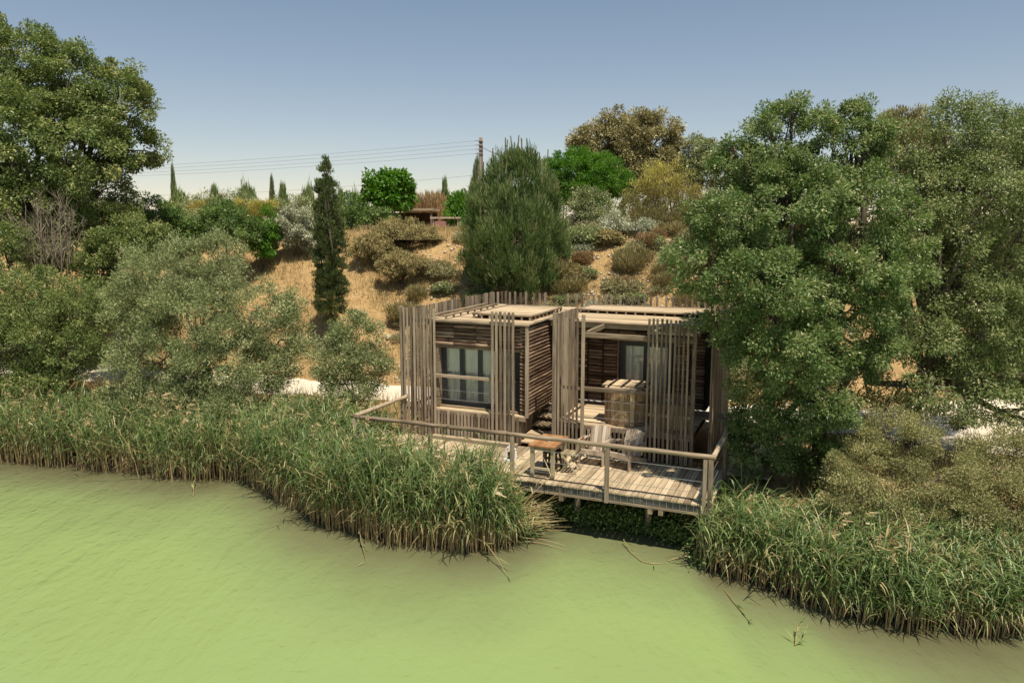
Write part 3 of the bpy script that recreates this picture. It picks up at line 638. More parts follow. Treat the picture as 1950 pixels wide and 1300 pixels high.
# scrub on the slope below the shelter
bush([(760,438,48,22),(790,458,46,30,-.5),(745,448,40,26,-.3),(820,470,24,30,-.6),(780,478,40,24,-.9)], 38.5, 'scrub_bush', 'largest olive-brown scrub bush below the garden shelter', 'shrub', 'lf_grey', 24000, 46, .14, .055, .38, .28)
bush([(705,470,34,24),(730,480,24,20)], 36.5, 'scrub_bush', 'low scrub bush right beside the columnar cypress', 'shrub', 'lf_grey', 9000, 47, .14, .055, .36, .26)
bush([(765,500,44,20),(740,512,24,16),(800,505,20,16)], 35, 'scrub_bush', 'flat brownish scrub bush lowest of the scrub below the shelter', 'shrub', 'lf_grey', 9000, 48, .13, .05, .34, .25)
bush([(720,420,30,24),(700,440,26,24)], 41, 'green_bush', 'green bush under the bright young tree', 'shrub', 'lf_dark', 6000, 49, .16, .08, .4, .3)
for q in [('cypress',327,343,318,420,54,'cypress_tree','slim solitary cypress tallest on the left skyline','tree'),
          ('firb',322,368,365,430,50,'conifer_tree','bluish bushy conifer at the foot of the slim solitary cypress','tree'),
          ('fir',392,432,358,420,52,'conifer_tree','pointed conifer behind the feathery bush on the skyline','tree'),
          ('firb',446,498,354,420,50,'conifer_tree','wide dark conifer behind the left crest broom','tree'),
          ('cypress',513,529,338,420,55,'cypress_tree','second slim cypress beside a rounded conifer on the skyline','tree'),
          ('fir',522,560,354,425,51,'conifer_tree','rounded conifer just right of the second slim cypress','tree'),
          ('firb',570,608,357,425,50,'conifer_tree','conifer half hidden by the dark columnar cypress','tree'),
          ('fir',636,664,364,430,49,'conifer_tree','small conifer to the right of the columnar cypress','tree'),
          ('firb',662,700,368,430,47,'conifer_tree','small conifer to the left of the bright young tree','tree'),
          ('brown',765,815,372,420,52,'dry_brush','tawny dry brush behind the left part of the shelter roof','shrub'),
          ('brown',800,855,370,420,52,'dry_brush','tawny dry brush behind the right end of the shelter roof','shrub'),
          ('brown',835,885,398,455,46,'dry_brush','rusty dry brush beside the shelter post','shrub'),
          ('fir',832,864,345,420,53,'conifer_tree','little dark conifer left of the utility pole','tree'),
          ('green',842,905,368,430,44,'leafy_bush','fresh green bush between the shelter and the pine','shrub'),
          ('cypress',882,906,303,420,50,'cypress_tree','leaning cypress beside the utility pole','tree'),
          ('dark',1840,1990,440,600,26,'dark_bush','dark bush added for the pine shade behind the bare limbs at the right edge','shrub')]:  # last entry: dark leaves added where only pine shade darkens the hill
    small(*q)
bpy.data.objects['cypress_tree.003'].rotation_euler = (0, RAD(7), 0) if 'cypress_tree.003' in bpy.data.objects else (0,0,0)
# low scrub dotted over the slope
lab = {'sage':'low sage-coloured scrub tuft on the dry slope','straw':'stiff straw-toned scrub tuft on the dry slope','silver':'small silvery rounded scrub tuft on the dry slope','olive':'low olive green leafy scrub tuft on the dry slope','brown':'low rusty brown twiggy tuft on the dry slope','grey':'dense khaki scrub tuft on the dry slope'}
rs = random.Random(3); cnt = 0
while cnt < 285:
    a = rs.uniform(-2.5, 7.5) if rs.random() < .55 else rs.uniform(7.5, 15.5); b = path_b(a) + path_h(a) + rs.uniform(.8, 11)
    p = W(a, b, 0); 
    if 13.3 < a < 14: continue
    s_ = rs.uniform(.34, .6)+.5*rs.random()**3; kind = rs.choice(['sage','sage','straw','silver','straw','sage','olive','brown','grey'])
    g = gz(p); r_ = empty('scrub_tuft', (p[0], p[1], g-.05), rs.uniform(0, 6.28), lab[kind], 'scrub', 'low %s tufts on the dry slope' % ('grey' if kind == 'grey' else kind))
    r_.scale = (s_, s_, s_*rs.uniform(.6,1.2)); cm, tm = proto_of(kind)
    mobj('crown', cm, r_); mobj('trunk', tm, r_); cnt += 1

# ---- dry grass on the slope and bank
def blades(P, H, Wd, lean, r, seg=1):
    n = len(P); th = r.uniform(0, 6.28, n); S = np.stack([np.cos(th), np.sin(th), np.zeros(n)], -1)*Wd[:,None]*.5
    Ld = np.stack([r.normal(size=n), r.normal(size=n), np.zeros(n)], -1)*lean
    T = P + np.stack([np.zeros(n), np.zeros(n), H], -1) + Ld*H[:,None]
    V = np.stack([P-S, P+S, T], 1).reshape(-1,3); return V, np.arange(3*n).reshape(n,3)
r = np.random.default_rng(50)
nb = 120000; a = r.uniform(-12, 27, nb); tt = r.random(nb)**.8*13.5; b = path_b(a)+path_h(a)+.1+tt
cl = vnoise(a, b, 1.3, 12)
keep = cl + r.normal(size=nb)*.3 > -.05
a, b = a[keep], b[keep]; X = O3[0]+A3[0]*a+B3[0]*b; Y = O3[1]+A3[1]*a+B3[1]*b
P = np.stack([X, Y, ground_z(X, Y)-.02], -1); H = r.uniform(.14,.46,len(P))*(1+.3*np.clip(cl[keep],-.5,1))
V, Fq = blades(P, H, r.uniform(.014,.03,len(P)), .35, r)
tag(mobj('dry_grass', mesh_np('dry_grass', V, Fq, M['grass'], np.clip(.56+.42*vnoise(a, b, .8, 14)+r.normal(size=len(P))*.2, 0, 1))), 'golden dry grass covering the slope', 'grass', kind='stuff')
nb = 60000; a = r.uniform(-14, 30, nb); b = r.uniform(-4, 11, nb)
X = O3[0]+A3[0]*a+B3[0]*b; Y = O3[1]+A3[1]*a+B3[1]*b; s = Y - yshore(X)
keep = (s > 2.6) & (np.abs(b-path_b(a)) > path_h(a)+.05) & (b < path_b(a)+2) & ~((a < 9.1) & (a > -1.4) & (b > -.1))
X, Y = X[keep], Y[keep]; P = np.stack([X, Y, ground_z(X, Y)-.02], -1)
V, Fq = blades(P, r.uniform(.2,.7,len(P)), r.uniform(.012,.026,len(P)), .35, r)
tag(mobj('bank_grass', mesh_np('bank_grass', V, Fq, M['grass'], np.clip(.38+r.normal(size=len(P))*.25, 0, 1))), 'rough grass on the flat bank around the path', 'grass', kind='stuff')

r = np.random.default_rng(52); nb = 1500; a = r.uniform(-3, 16, nb); b = path_b(a)+path_h(a)+.4+r.random(nb)*11
X = O3[0]+A3[0]*a+B3[0]*b; Y = O3[1]+A3[1]*a+B3[1]*b; sz = r.uniform(.03,.11,nb)*(1+1.2*(r.random(nb) < .08)); Z = ground_z(X, Y)
oc = np.array([(1,0,0),(0,1,0),(-1,0,0),(0,-1,0),(0,0,.7),(0,0,-.6)]); V = (oc[None]*r.uniform(.6,1.3,(nb,6,1))*sz[:,None,None] + np.stack([X,Y,Z+.03],-1)[:,None]).reshape(-1,3)
fo = np.array([(0,1,4),(1,2,4),(2,3,4),(3,0,4),(1,0,5),(2,1,5),(3,2,5),(0,3,5)]); Fq = (fo[None]+6*np.arange(nb)[:,None,None]).reshape(-1,3)
tag(mobj('slope_stones', mesh_np('slope_stones', V, Fq, flat('pale_limestone', (.50,.44,.34), .9, var=.25))), 'pale small stones scattered over the dry slope', 'stones', kind='stuff')

# ------------------------------------------------------------------ reeds
def reeds(name, label, P, Hh, seed, plume=.12, dry=.12, wind=(0.25,-0.1), ll=1.0):
    r = np.random.default_rng(seed); n = len(P)
    lean = r.normal(size=(n,2))*.13 + np.array(wind)*r.uniform(0,.45,(n,1)) + np.stack([vnoise(P[:,0],P[:,1],1.4,seed),vnoise(P[:,0],P[:,1],1.4,seed+1)],-1)*.14
    Hh = Hh*(1+.22*vnoise(P[:,0],P[:,1],1.9,seed+2))*np.where(r.random(n)<.05, r.uniform(1.05,1.2,n), 1)*np.where(r.random(n)<.2, r.uniform(.45,.8,n), 1)
    isdry = r.random(n) < dry
    broken = isdry & (r.random(n) < .5)
    lean = np.where(broken[:,None], lean*3.2 + r.normal(size=(n,2))*.35, lean); Hh = np.where(broken, Hh*.8, Hh)
    def stem(t):                       # point on stem at height fraction t (n,)
        t = np.asarray(t)[:,None]
        return np.concatenate([P[:,:2] + lean*Hh[:,None]*(t**1.8), P[:,2:]+Hh[:,None]*t*(1-.06*t)], 1)
    VV = []; FF = []; TT = []; off = 0
    def addq(V, T):
        nonlocal off
        m = V.shape[0]; k = V.shape[1]; VV.append(V.reshape(-1,3)); FF.append(np.arange(m*k).reshape(m,k)+off); off += m*k; TT.append(T)
    ts = [0,.33,.66,1.0]
    th = r.uniform(0, 6.28, n); 
    for q in range(2):
        S = np.stack([np.cos(th+q*1.57), np.sin(th+q*1.57), np.zeros(n)], -1)*r.uniform(.007,.012,(n,1))
        for i in range(3):
            p0 = stem(np.full(n, ts[i])); p1 = stem(np.full(n, ts[i+1]))
            base = [.84,.70,.52][i]
            addq(np.stack([p0-S, p0+S, p1+S*.8, p1-S*.8], 1), np.clip(np.where(isdry, .85, base)+r.normal(size=n)*.08, 0, 1))
    for k in range(9):
        t = np.clip(.34 + .64*(k+r.random(n))/9, 0, 1); p = stem(t)
        ang = th + k*2.4 + r.normal(size=n)*.5
        d = np.stack([np.cos(ang), np.sin(ang)], -1) + np.array(wind)*1.7; d = d/np.linalg.norm(d, axis=1, keepdims=True)
        L = ll*r.uniform(.26,.52,n)*(1-.25*(t-.5)); w0 = r.uniform(.0065,.0145,n)
        rise = r.uniform(.45,1.1,n); droop = r.uniform(.25,1.15,n)
        side = np.stack([-d[:,1], d[:,0], np.zeros(n)], -1)
        def pt(u): return p + np.concatenate([d*(L*u)[:,None]*.85, ((rise*u - droop*u*u)*L)[:,None]], 1)
        us = [0,.35,.7,1.0]; ws = [.7,1.0,.65,.05]
        dl = isdry | (r.random(n) < .07) | (t < .38)
        tb = np.where(dl, r.uniform(.66,.86,n), np.clip(.27+.14*vnoise(P[:,0],P[:,1],1.1,seed+5)+r.normal(size=n)*.20, 0, .62))
        for i in range(3):
            a0 = pt(np.full(n, us[i])); a1 = pt(np.full(n, us[i+1]))
            addq(np.stack([a0-side*(w0*ws[i])[:,None], a0+side*(w0*ws[i])[:,None], a1+side*(w0*ws[i+1])[:,None], a1-side*(w0*ws[i+1])[:,None]], 1), tb)
    pm = np.where(r.random(n) < plume)[0]; tp = stem(np.ones(n))[pm]; m = len(pm)
    for k in range(16):
        u = r.random(m); o = tp + np.stack([r.normal(size=m)*.03+.06*u, r.normal(size=m)*.03, .02+.30*u], -1)
        e = o + np.stack([.05+r.normal(size=m)*.06, r.normal(size=m)*.05, r.uniform(-.09,.04,m)], -1)
        S = np.stack([r.normal(size=m), r.normal(size=m), r.normal(size=m)], -1)*.011
        addq(np.stack([o-S, o+S, e+S*.6, e-S*.6], 1), np.clip(.9+r.normal(size=m)*.06, 0, 1))
    me = mesh_np(name, np.concatenate(VV), np.concatenate(FF), M['reed'], np.concatenate(TT))
    return tag(mobj(name, me), label, 'reeds', kind='stuff')
def scatter(n, x0, x1, fn, seed):
    r = np.random.default_rng(seed); X = r.uniform(x0, x1, n); Y = yshore(X) + r.uniform(-.35, 5.0, n)
    k = fn(X, Y, r); X, Y = X[k], Y[k]
    return np.stack([X, Y, np.minimum(ground_z(X, Y), .6)-.08], -1)
def offdeck(X, Y):
    a, b = AB(X, Y); return ~((a < 9.0) & (a > -1.4) & (b > -.12))
xl = _sh[5][0]; xe = onz(985, 1034, 0)[0]
P = scatter(26000, -22, xl+.4, lambda X, Y, r: offdeck(X, Y) & ((Y-yshore(X)) < 2.3+.5*np.sin(X*1.3)) & (Y-yshore(X) > -.1+.22*vnoise(X,Y,2.3,9)) & (r.random(len(X)) < .21), 61)
reeds('reed_bed', 'wide belt of green reeds along the left shore', P, np.clip(np.random.default_rng(1).normal(1.66,.24,len(P))-P[:,2], .5, 3), 62, .05, .10)
def prom(X, Y, r):
    a, b = AB(X, Y); s = Y-yshore(X)
    return offdeck(X, Y) & (s < 4.2) & (s > -.1+.2*vnoise(X,Y,2.6,10)) & (b < 3.0) & (r.random(len(X)) < .36)
P = scatter(19000, xl, xe, prom, 63)
hh = np.interp(P[:,0], [xl, -4.4, -3.0, -1.7, -.85, -.35, xe], [1.75,1.86,1.9,1.95,1.82,1.5,.85])*np.random.default_rng(2).normal(.97,.12,len(P)) - P[:,2]; hh = np.maximum(hh, .4)
reeds('reed_bed', 'dense tall reeds with tan plumes in front of the deck', P, hh, 64, .035, .08, (.22,-.12), 1.28)
xr = onz(1337, 1088, 0)[0]
def right_(X, Y, r):
    s = Y-yshore(X); a, b = AB(X, Y)
    return ~((a > -.06) & (b > -.1)) & (s < 2.4) & (s > -.1+.25*vnoise(X,Y,2.1,11)) & ~((a > -1.0) & (b > 2.2)) & (r.random(len(X)) < .33)
P = scatter(24000, xr-.05, 15, right_, 65)
hh = np.maximum(.4, np.interp(P[:,0], [xr, xr+.8, 8, 14], [1.0,1.3,1.2,1.25])*np.random.default_rng(3).normal(1,.15,len(P))-P[:,2])
reeds('reed_bed', 'arching reeds standing in the water right of the deck', P, hh, 66, .012, .07, (.3,-.15), 1.35)
# fallen tan stems at the end of the promontory
r = np.random.default_rng(67); m = MB()
for k in range(130):
    o = onz(r.uniform(945, 1005), r.uniform(1005, 1032), 0) + np.array([0,0,r.uniform(.02,.55)])
    d = np.array([r.uniform(.5,1.2), r.uniform(-.35,.5), r.uniform(-.1,.55)]); L = r.uniform(.5,1.25); e = o + d/np.linalg.norm(d)*L; e[2] = max(e[2], .015)
    m.tube([o, (o+e)/2+np.array([0,0,.04]), e], [.009,.007,.003], 3, False)
me = m.mesh('fallen_reeds', M['reed']); at_ = me.attributes.new('tint','FLOAT','FACE'); at_.data.foreach_set('value', np.repeat(r.uniform(.62,.95,130), 6).astype(np.float32))
tag(mobj('fallen_reeds', me), 'fallen tan reed stems fanning out at the end of the reeds by the deck', 'reeds', kind='stuff')
# undergrowth in the shade under the deck
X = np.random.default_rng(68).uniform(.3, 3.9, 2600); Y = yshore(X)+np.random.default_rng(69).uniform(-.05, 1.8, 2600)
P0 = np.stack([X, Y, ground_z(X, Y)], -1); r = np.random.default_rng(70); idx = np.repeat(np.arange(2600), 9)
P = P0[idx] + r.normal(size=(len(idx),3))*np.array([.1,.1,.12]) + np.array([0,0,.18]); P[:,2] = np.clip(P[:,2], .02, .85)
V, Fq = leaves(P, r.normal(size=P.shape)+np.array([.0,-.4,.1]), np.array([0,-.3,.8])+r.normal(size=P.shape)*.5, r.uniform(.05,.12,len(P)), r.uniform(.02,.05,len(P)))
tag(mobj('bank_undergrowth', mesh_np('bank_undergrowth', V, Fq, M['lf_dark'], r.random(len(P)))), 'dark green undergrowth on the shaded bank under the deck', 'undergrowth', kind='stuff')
# single stems drifting in the water
def drift(label, pts, nl, seed, wide=.016):
    r = np.random.default_rng(seed); q = [onz(x, y, 0)+np.array([0,0,h]) for x, y, h in pts]; b = q[0].copy(); m = MB()
    m.tube([p-b for p in q], [.010]*(len(q)-1)+[.004], 4, False); nf = len(m.f)
    root = mobj('drifting_reed', None, None, b) if False else None
    P = []; D = []
    for k in range(nl):
        t = r.random(); i = min(int(t*(len(q)-1)), len(q)-2); p = q[i]+(q[i+1]-q[i])*(t*(len(q)-1)-i)-b
        P.append(p); D.append(unit((q[-1]-q[0])[None])[0] + np.array([r.normal()*.5, r.normal()*.5, r.uniform(.05,.6)]))
    V, Fq = leaves(np.array(P), np.array(D), np.array([[0,0,1.0]])+r.normal(size=(nl,3))*.3, r.uniform(.18,.4,nl), r.uniform(.018,.034,nl))
    o = empty('drifting_reed', b, 0, label, 'reed')
    me = m.mesh('stem', M['reed']); a_ = me.attributes.new('tint','FLOAT','FACE'); a_.data.foreach_set('value', np.full(nf, .8, dtype=np.float32)); mobj('stem', me, o)
    lm = mesh_np('blades', V, Fq, M['reed'], r.uniform(.1,.66,nl)); mobj('blades', lm, o)
drift('bent reed sprig drooping into the water in front of the dense reeds', [(683,1022,.25),(690,1045,.12),(698,1072,.01)], 8, 1)
drift('green reed sprig arching over the water beyond the fallen stems', [(905,1048,.3),(925,1060,.32),(950,1080,.15),(968,1100,.01)], 9, 2)
drift('reed tuft alone in open water at the lower right', [(1514,1230,.02),(1518,1205,.18),(1532,1222,.05)], 7, 3)
drift('long pale stem floating near the right reeds', [(1378,1122,.01),(1395,1145,.03),(1415,1168,.03),(1427,1185,.01)], 4, 4)
drift('crooked pale stem floating in front of the deck bank', [(1187,1036,.12),(1200,1052,.06),(1222,1070,.02),(1240,1074,.02),(1261,1074,.02)], 2, 5)
drift('pale stem floating close to the right reed corner', [(1272,1069,.02),(1298,1063,.06),(1320,1064,.05),(1338,1072,.02)], 2, 6)
drift('short reed tuft by the left shore', [(368,945,.01),(370,930,.2),(374,925,.24)], 5, 7)
drift('long fallen stem reaching right from the dense reeds', [(1000,1022,.12),(1040,1018,.12),(1082,1012,.04)], 1, 8)

# ------------------------------------------------------------------ timber deck
DR = -TH
def dthing(name, label, cat, a, b, z, group=None):
    root = empty(name, W(a, b, z), DR, label, cat, group); root['_o'] = (a, b, z); return root
def L(root, a, b, z):
    o = root['_o']; return (o[0]-a, b-o[1], z-o[2])   # local x runs to the right (-a)
def put(root, name, me, a, b, z, rot=(0,0,0)): return mobj(name, me, root, L(root, a, b, z), rot)
deck = dthing('timber_deck', 'weathered plank deck with pole railing over the water', 'deck', 0, 0, 0)
bw = .142; k = 0; a = bw/2
while a < 8.85:
    b1 = 3.2 if a > 8.0 else 2.44
    me = cbox((bw-.012, round(b1+.04, 2), .035), M['deck'], .004)
    put(deck, 'deck_board', me, a, b1/2-.02+rnd.uniform(-.012,.012), -.018+rnd.uniform(-.003,.003)); a += bw
a = -bw/2
while a > -.95:
    put(deck, 'deck_board', cbox((bw-.012, 5.0, .035), M['deck'], .004), a, 2.25+2.5+rnd.uniform(-.012,.012), -.018+rnd.uniform(-.003,.003)); a -= bw
# front face: dark joist face, netting wires, lower board
put(deck, 'fascia', cbox((8.8,.03,.16), M['fascia']), 4.4, .0, -.118)
put(deck, 'lower_board', cbox((8.8,.045,.05), M['slat_h']), 4.4, -.012, -.225)
put(deck, 'side_fascia', cbox((.03,4.9,.17), M['fascia']), -.97, 4.75, -.123)
put(deck, 'side_fascia', cbox((.03,3.0,.17), M['fascia']), 8.84, 1.6, -.123)
for k in range(61):
    put(deck, 'netting_wire', cbox((.008,.006,.19), M['steel']), .08+k*bw, -.024, -.118)
for a_ in (.12, 1.05, 1.28, 3.3, 5.4, 7.6):
    put(deck, 'joist', cbox((.10,2.3,.13), M['slat_d']), a_, 1.12, -.31)
for a_ in (.2, 1.5, 3.2, 5.2, 7.0):
    put(deck, 'stilt', MB().tube([(0,0,-1.9),(0,0,0)], .075, 8).mesh('stilt', M['slat'], True), a_, .9, -.375)
pm = cbox((.085,.085,1.28), M['slat'], .01)
def rail_post(a, b, zt=1.0, z0=-.24, w=.09): put(deck, 'rail_post', cbox((w, w, round(zt-z0, 2)), M['slat'], .01), a, b, (zt+z0)/2)
rail_post(.035, -.055, 1.0, -.34, .10); rail_post(.15, -.052, .99, -.18, .085)
for a_ in (2.24, 4.48, 6.62): rail_post(a_, -.055, 1.0, -.24)
rail_post(8.77, -.055, 1.0, -.24); rail_post(8.74, 2.2, 1.0, -.1); rail_post(-.02, 1.9, 1.0, -.02)
def pole_rail(name, p, q, r_, seed):
    rr = random.Random(seed); p = Vector(L(deck, *p)); q = Vector(L(deck, *q)); n = 12; pts = []
    for i in range(n): pts.append(p.lerp(q, i/(n-1)) + Vector((0, rr.uniform(-.007,.007), rr.uniform(-.009,.009))))
    MB().tube(pts, [r_*rr.uniform(.93,1.07) for _ in range(n)], 10).build(name, M['slat_h'], deck, smooth=True)
pole_rail('hand_rail', (-.06,-.05,1.05), (4.6,-.05,1.05), .052, 1)
pole_rail('hand_rail', (4.62,-.05,1.055), (8.84,-.05,1.05), .052, 2)
pole_rail('hand_rail', (8.76,-.0,1.06), (8.70,2.4,1.06), .055, 3)
pole_rail('hand_rail', (.0,.02,1.05), (-.02,3.0,1.05), .055, 4)
for z in (.25,.5,.75):
    for (p, q) in (((0,-.055,z),(8.77,-.055,z)), ((8.77,-.055,z),(8.74,2.2,z)), ((.0,0,z),(-.02,1.9,z))):
        MB().tube([L(deck, *p), L(deck, *q)], .0055, 5).build('cable', M['steel'], deck)
# long low step at the foot of the cabin skirting
put(deck, 'step_board', cbox((2.5,.16,.04), M['slat_h'], .005), 6.55, 2.22, .085)
put(deck, 'step_board', cbox((2.5,.03,.06), M['slat_h']), 6.55, 2.16, .032)

# ------------------------------------------------------------------ cabin
cab = dthing('timber_cabin', 'two flat roofed timber cubes clad in dark logs above the deck', 'cabin', 6.5, 5, 0)
FLZ = .78
AL, AR = 5.13, 8.05                   # left cube: right and left sides
# floor platform
k = 0; b = 2.52
while b < 5.0:
    me = cbox((4.30,.132,.035), M['roof'], .004); put(cab, 'floor_board', me, 2.98-.72, b, FLZ-.018+rnd.uniform(-.002,.002)) if b > 4.15 else put(cab, 'floor_board', cbox((3.50,.132,.035), M['roof'], .004), 2.58, b, FLZ-.018+rnd.uniform(-.002,.002)); b += .142
put(cab, 'floor_edge', cbox((3.5,.05,.12), M['slat_h'], .006), 2.58, 2.44, FLZ-.075)
put(cab, 'floor_frame', cbox((3.5,2.4,.10), M['darkwood']), 2.58, 3.75, FLZ-.12)
b = 2.50
while b < 2.70:
    put(cab, 'ledge_board', cbox((2.72,.132,.035), M['roof'], .004), 6.50, b, FLZ+.01); b += .142
put(cab, 'floor_edge', cbox((2.72,.05,.11), M['slat_h'], .006), 6.50, 2.425, FLZ-.055)
put(cab, 'window_step', cbox((2.45,.10,.06), M['roof'], .006), 6.63, 2.65, FLZ+.06)
# skirting slats under both cubes
def slats(root, name, a0, a1, b, z0, z1, w, d, n, mat='slat', jit=.0):
    for i in range(n):
        aa = a0+(a1-a0)*i/(n-1)
        put(root, name, cbox((w, d, round(z1-z0, 2)), M[mat], .004), aa+rnd.uniform(-jit,jit), b+rnd.uniform(-.006,.006), (z0+z1)/2+rnd.uniform(-.012,.012), (0, rnd.uniform(-.006,.006), 0))
def slats_b(root, name, a, b0, b1, z0, z1, w, d, n, mat='slat', jit=.0):
    for i in range(n):
        bb = b0+(b1-b0)*i/(n-1)
        put(root, name, cbox((d, w, round(z1-z0, 2)), M[mat], .004), a+rnd.uniform(-.006,.006), bb+rnd.uniform(-jit,jit), (z0+z1)/2+rnd.uniform(-.012,.012), (rnd.uniform(-.006,.006), 0, 0))
slats(cab, 'skirting_slat', 5.36, 7.82, 2.40, .02, FLZ-.02, .07, .028, 25)
slats(cab, 'skirting_slat', .95, 3.52, 2.40, .02, FLZ-.13, .062, .028, 24)
slats_b(cab, 'skirting_slat', 5.31, 2.46, 4.6, .02, FLZ-.02, .07, .028, 21)
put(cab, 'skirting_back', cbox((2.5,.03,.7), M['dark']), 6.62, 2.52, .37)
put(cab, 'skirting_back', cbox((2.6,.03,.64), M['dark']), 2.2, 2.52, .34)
# left cube walls
put(cab, 'wall', cbox((.06,4.5,2.4), M['dark']), AL+.06, 4.85, FLZ+1.2)
put(cab, 'wall', cbox((.06,4.5,2.4), M['dark']), AR-.05, 4.85, FLZ+1.2)
put(cab, 'wall', cbox((2.9,.06,2.4), M['dark']), 6.6, 7.13, FLZ+1.2)
for i in range(25):
    z = FLZ+.07+i*.0945
    put(cab, 'log', clog(2.62, .0465, M['log'], i % 6), AL, 3.80, z, (rnd.uniform(0,6.28), 0, math.pi/2))
    put(cab, 'log_end', clog(.16, .040, M['log'], i % 6), AL+.14, 2.56, z, (0,0,0))
put(cab, 'corner_post', cbox((.085,.085,2.44), M['slat'], .008), AL-.012, 2.455, FLZ+1.22)
for i in range(6):
    z = FLZ+1.83+i*.095
    for j in range(4):
        put(cab, 'log', clog(.66, .0465, M['log'], (i+j) % 6), 5.62+j*.665, 2.565-(.0 if i else .05), z, (rnd.uniform(0,6.28), 0, 0))
    if i == 0: put(cab, 'lintel_pole', clog(2.75, .05, M['slat_h'], 3), 6.58, 2.60, z-.085)
put(cab, 'lintel_panel', cbox((2.8,.04,.62), M['dark']), 6.6, 2.63, FLZ+2.08)
put(cab, 'reveal', cbox((.10,.5,1.85), M['slat_d']), 7.80, 2.76, FLZ+.95)
# roof of the left cube
def boards(a0, a1, b0, b1, z, nm='roof_board'):
    b = b0
    while b < b1-.05:
        put(cab, nm, cbox((round(a1-a0, 2), .132, .03), M['roof'], .004), (a0+a1)/2+rnd.uniform(-.01,.01), b+.07, z+rnd.uniform(-.003,.003), (0,rnd.uniform(-.002,.002),0)); b += .142
boards(AL-.04, AR+.1, 2.47, 7.2, FLZ+2.44)
put(cab, 'roof_slab', cbox((2.98,4.6,.06), M['darkwood']), 6.6, 4.83, FLZ+2.385)
put(cab, 'roof_fascia', clog(3.1, .05, M['slat_h'], 9), 6.6, 2.44, FLZ+2.45)
put(cab, 'roof_fascia', clog(4.72, .035, M['slat_h'], 10), AL-.05, 4.83, FLZ+2.46, (0,0,math.pi/2))
def raised(a0, a1, b0, b1, z, n1, n2):
    boards(a0, a1, b0, b1, z, 'roof_board')
    for b_ in (b0-.03, b1+.03): put(cab, 'roof_pole', clog(round(a1-a0+.1, 2), .032, M['slat_h'], 11), (a0+a1)/2, b_, z+.012)
    for a_ in (a0-.03, a1+.03): put(cab, 'roof_pole', clog(round(b1-b0, 2), .032, M['slat_h'], 12), a_, (b0+b1)/2, z+.012, (0,0,math.pi/2))
    hs_ = z-(FLZ+2.44)-.01; me = cbox((.05,.05,round(hs_,2)), M['slat_h'], .004)
    for i in range(n1): put(cab, 'roof_stud', me, a0+(a1-a0)*i/(n1-1), b0-.02, z-.012-hs_/2)
    for i in range(n2): put(cab, 'roof_stud', me, a0-.02, b0+(b1-b0)*i/(n2-1), z-.012-hs_/2)
    for i in range(n2): put(cab, 'roof_stud', me, a1+.02, b0+(b1-b0)*i/(n2-1), z-.012-hs_/2)
    put(cab, 'roof_gap_shade', cbox((round(a1-a0-.3, 2), round(b1-b0-.3, 2), round(hs_-.02,2)), M['dark']), (a0+a1)/2, (b0+b1)/2, z-.015-hs_/2)  # near-black block stands in for the shade of the open gap between the studs
raised(5.38, 7.05, 3.35, 5.8, FLZ+2.565, 8, 9)
for i in range(2): put(cab, 'roof_curb', clog(3.6, .035, M['slat_h'], 13+i), 7.62+i*.36, 4.4, FLZ+2.56, (0,0,math.pi/2))
for i in range(8): put(cab, 'roof_stud', cbox((.05,.05,.1), M['slat_h'], .004), 7.62, 2.75+i*.45, FLZ+2.505)
# window of the left cube: four sashes with curtains behind
def window(a0, a1, z0, z1, b, n, weights=None):
    w = MB(); c = (a0+a1)/2; wd = a1-a0; h = z1-z0
    fr = empty('window', W(c, b, z0), 0); fr.parent = cab; fr.location = L(cab, c, b, z0); fr['_o'] = (c, b, z0)
    def wput(nm, dims, a, bb, z, mat): return mobj(nm, cbox(dims, M[mat]), fr, (c-a, bb-b, z-z0))
    for a_, s_ in ((a0,1),(a1,-1)): wput('frame', (.07,.09,h), a_+s_*.035, b, (z0+z1)/2, 'frame')
    wput('frame', (wd-.14,.09,.07), c, b, z1-.035, 'frame'); wput('frame', (wd-.14,.09,.05), c, b, z0+.025, 'frame')
    p0 = a0+.07; pw = (wd-.14)/n
    for i in range(n):
        q0 = p0+i*pw; q1 = q0+pw
        for a_ in (q0+.035, q1-.035): wput('sash', (.068,.05,h-.13), a_, b-.012*(i % 2), z0+.05+(h-.12)/2, 'frame')
        wput('sash', (pw-.14,.05,.06), (q0+q1)/2, b-.012*(i % 2), z0+.085, 'frame'); wput('sash', (pw-.14,.05,.05), (q0+q1)/2, b-.012*(i % 2), z1-.10, 'frame')
        wput('pane', (pw-.14,.008,h-.24), (q0+q1)/2, b-.012*(i % 2), z0+h/2, 'glass')
    m = MB(); nn = int(wd*26); pts = []
    for i in range(nn+1):
        x = -wd/2+.08+(wd-.16)*i/nn; y = .062+.022*math.sin(i*1.35)+.012*math.sin(i*.51); m.v += [(x, y, .04), (x, y, h-.04)]
    for i in range(nn): m.f.append((2*i, 2*i+2, 2*i+3, 2*i+1))
    m.build('curtain', M['curtain'], fr)
window(5.42, 7.74, FLZ+.10, FLZ+1.80, 2.72, 4)
put(cab, 'wall_strip', cbox((.28,.05,1.9), M['log']), 5.29, 2.72, FLZ+.95)
# slim hand rail in front of the left window, with wires
put(cab, 'window_rail', cbox((1.80,.05,.085), M['slat_h'], .006), 6.92, 2.45, 1.72)
for z in (1.08,1.33): MB().tube([L(cab, 7.8,2.45,z), L(cab, 5.5,2.45,z)], .0045, 5).build('cable', M['steel'], cab)
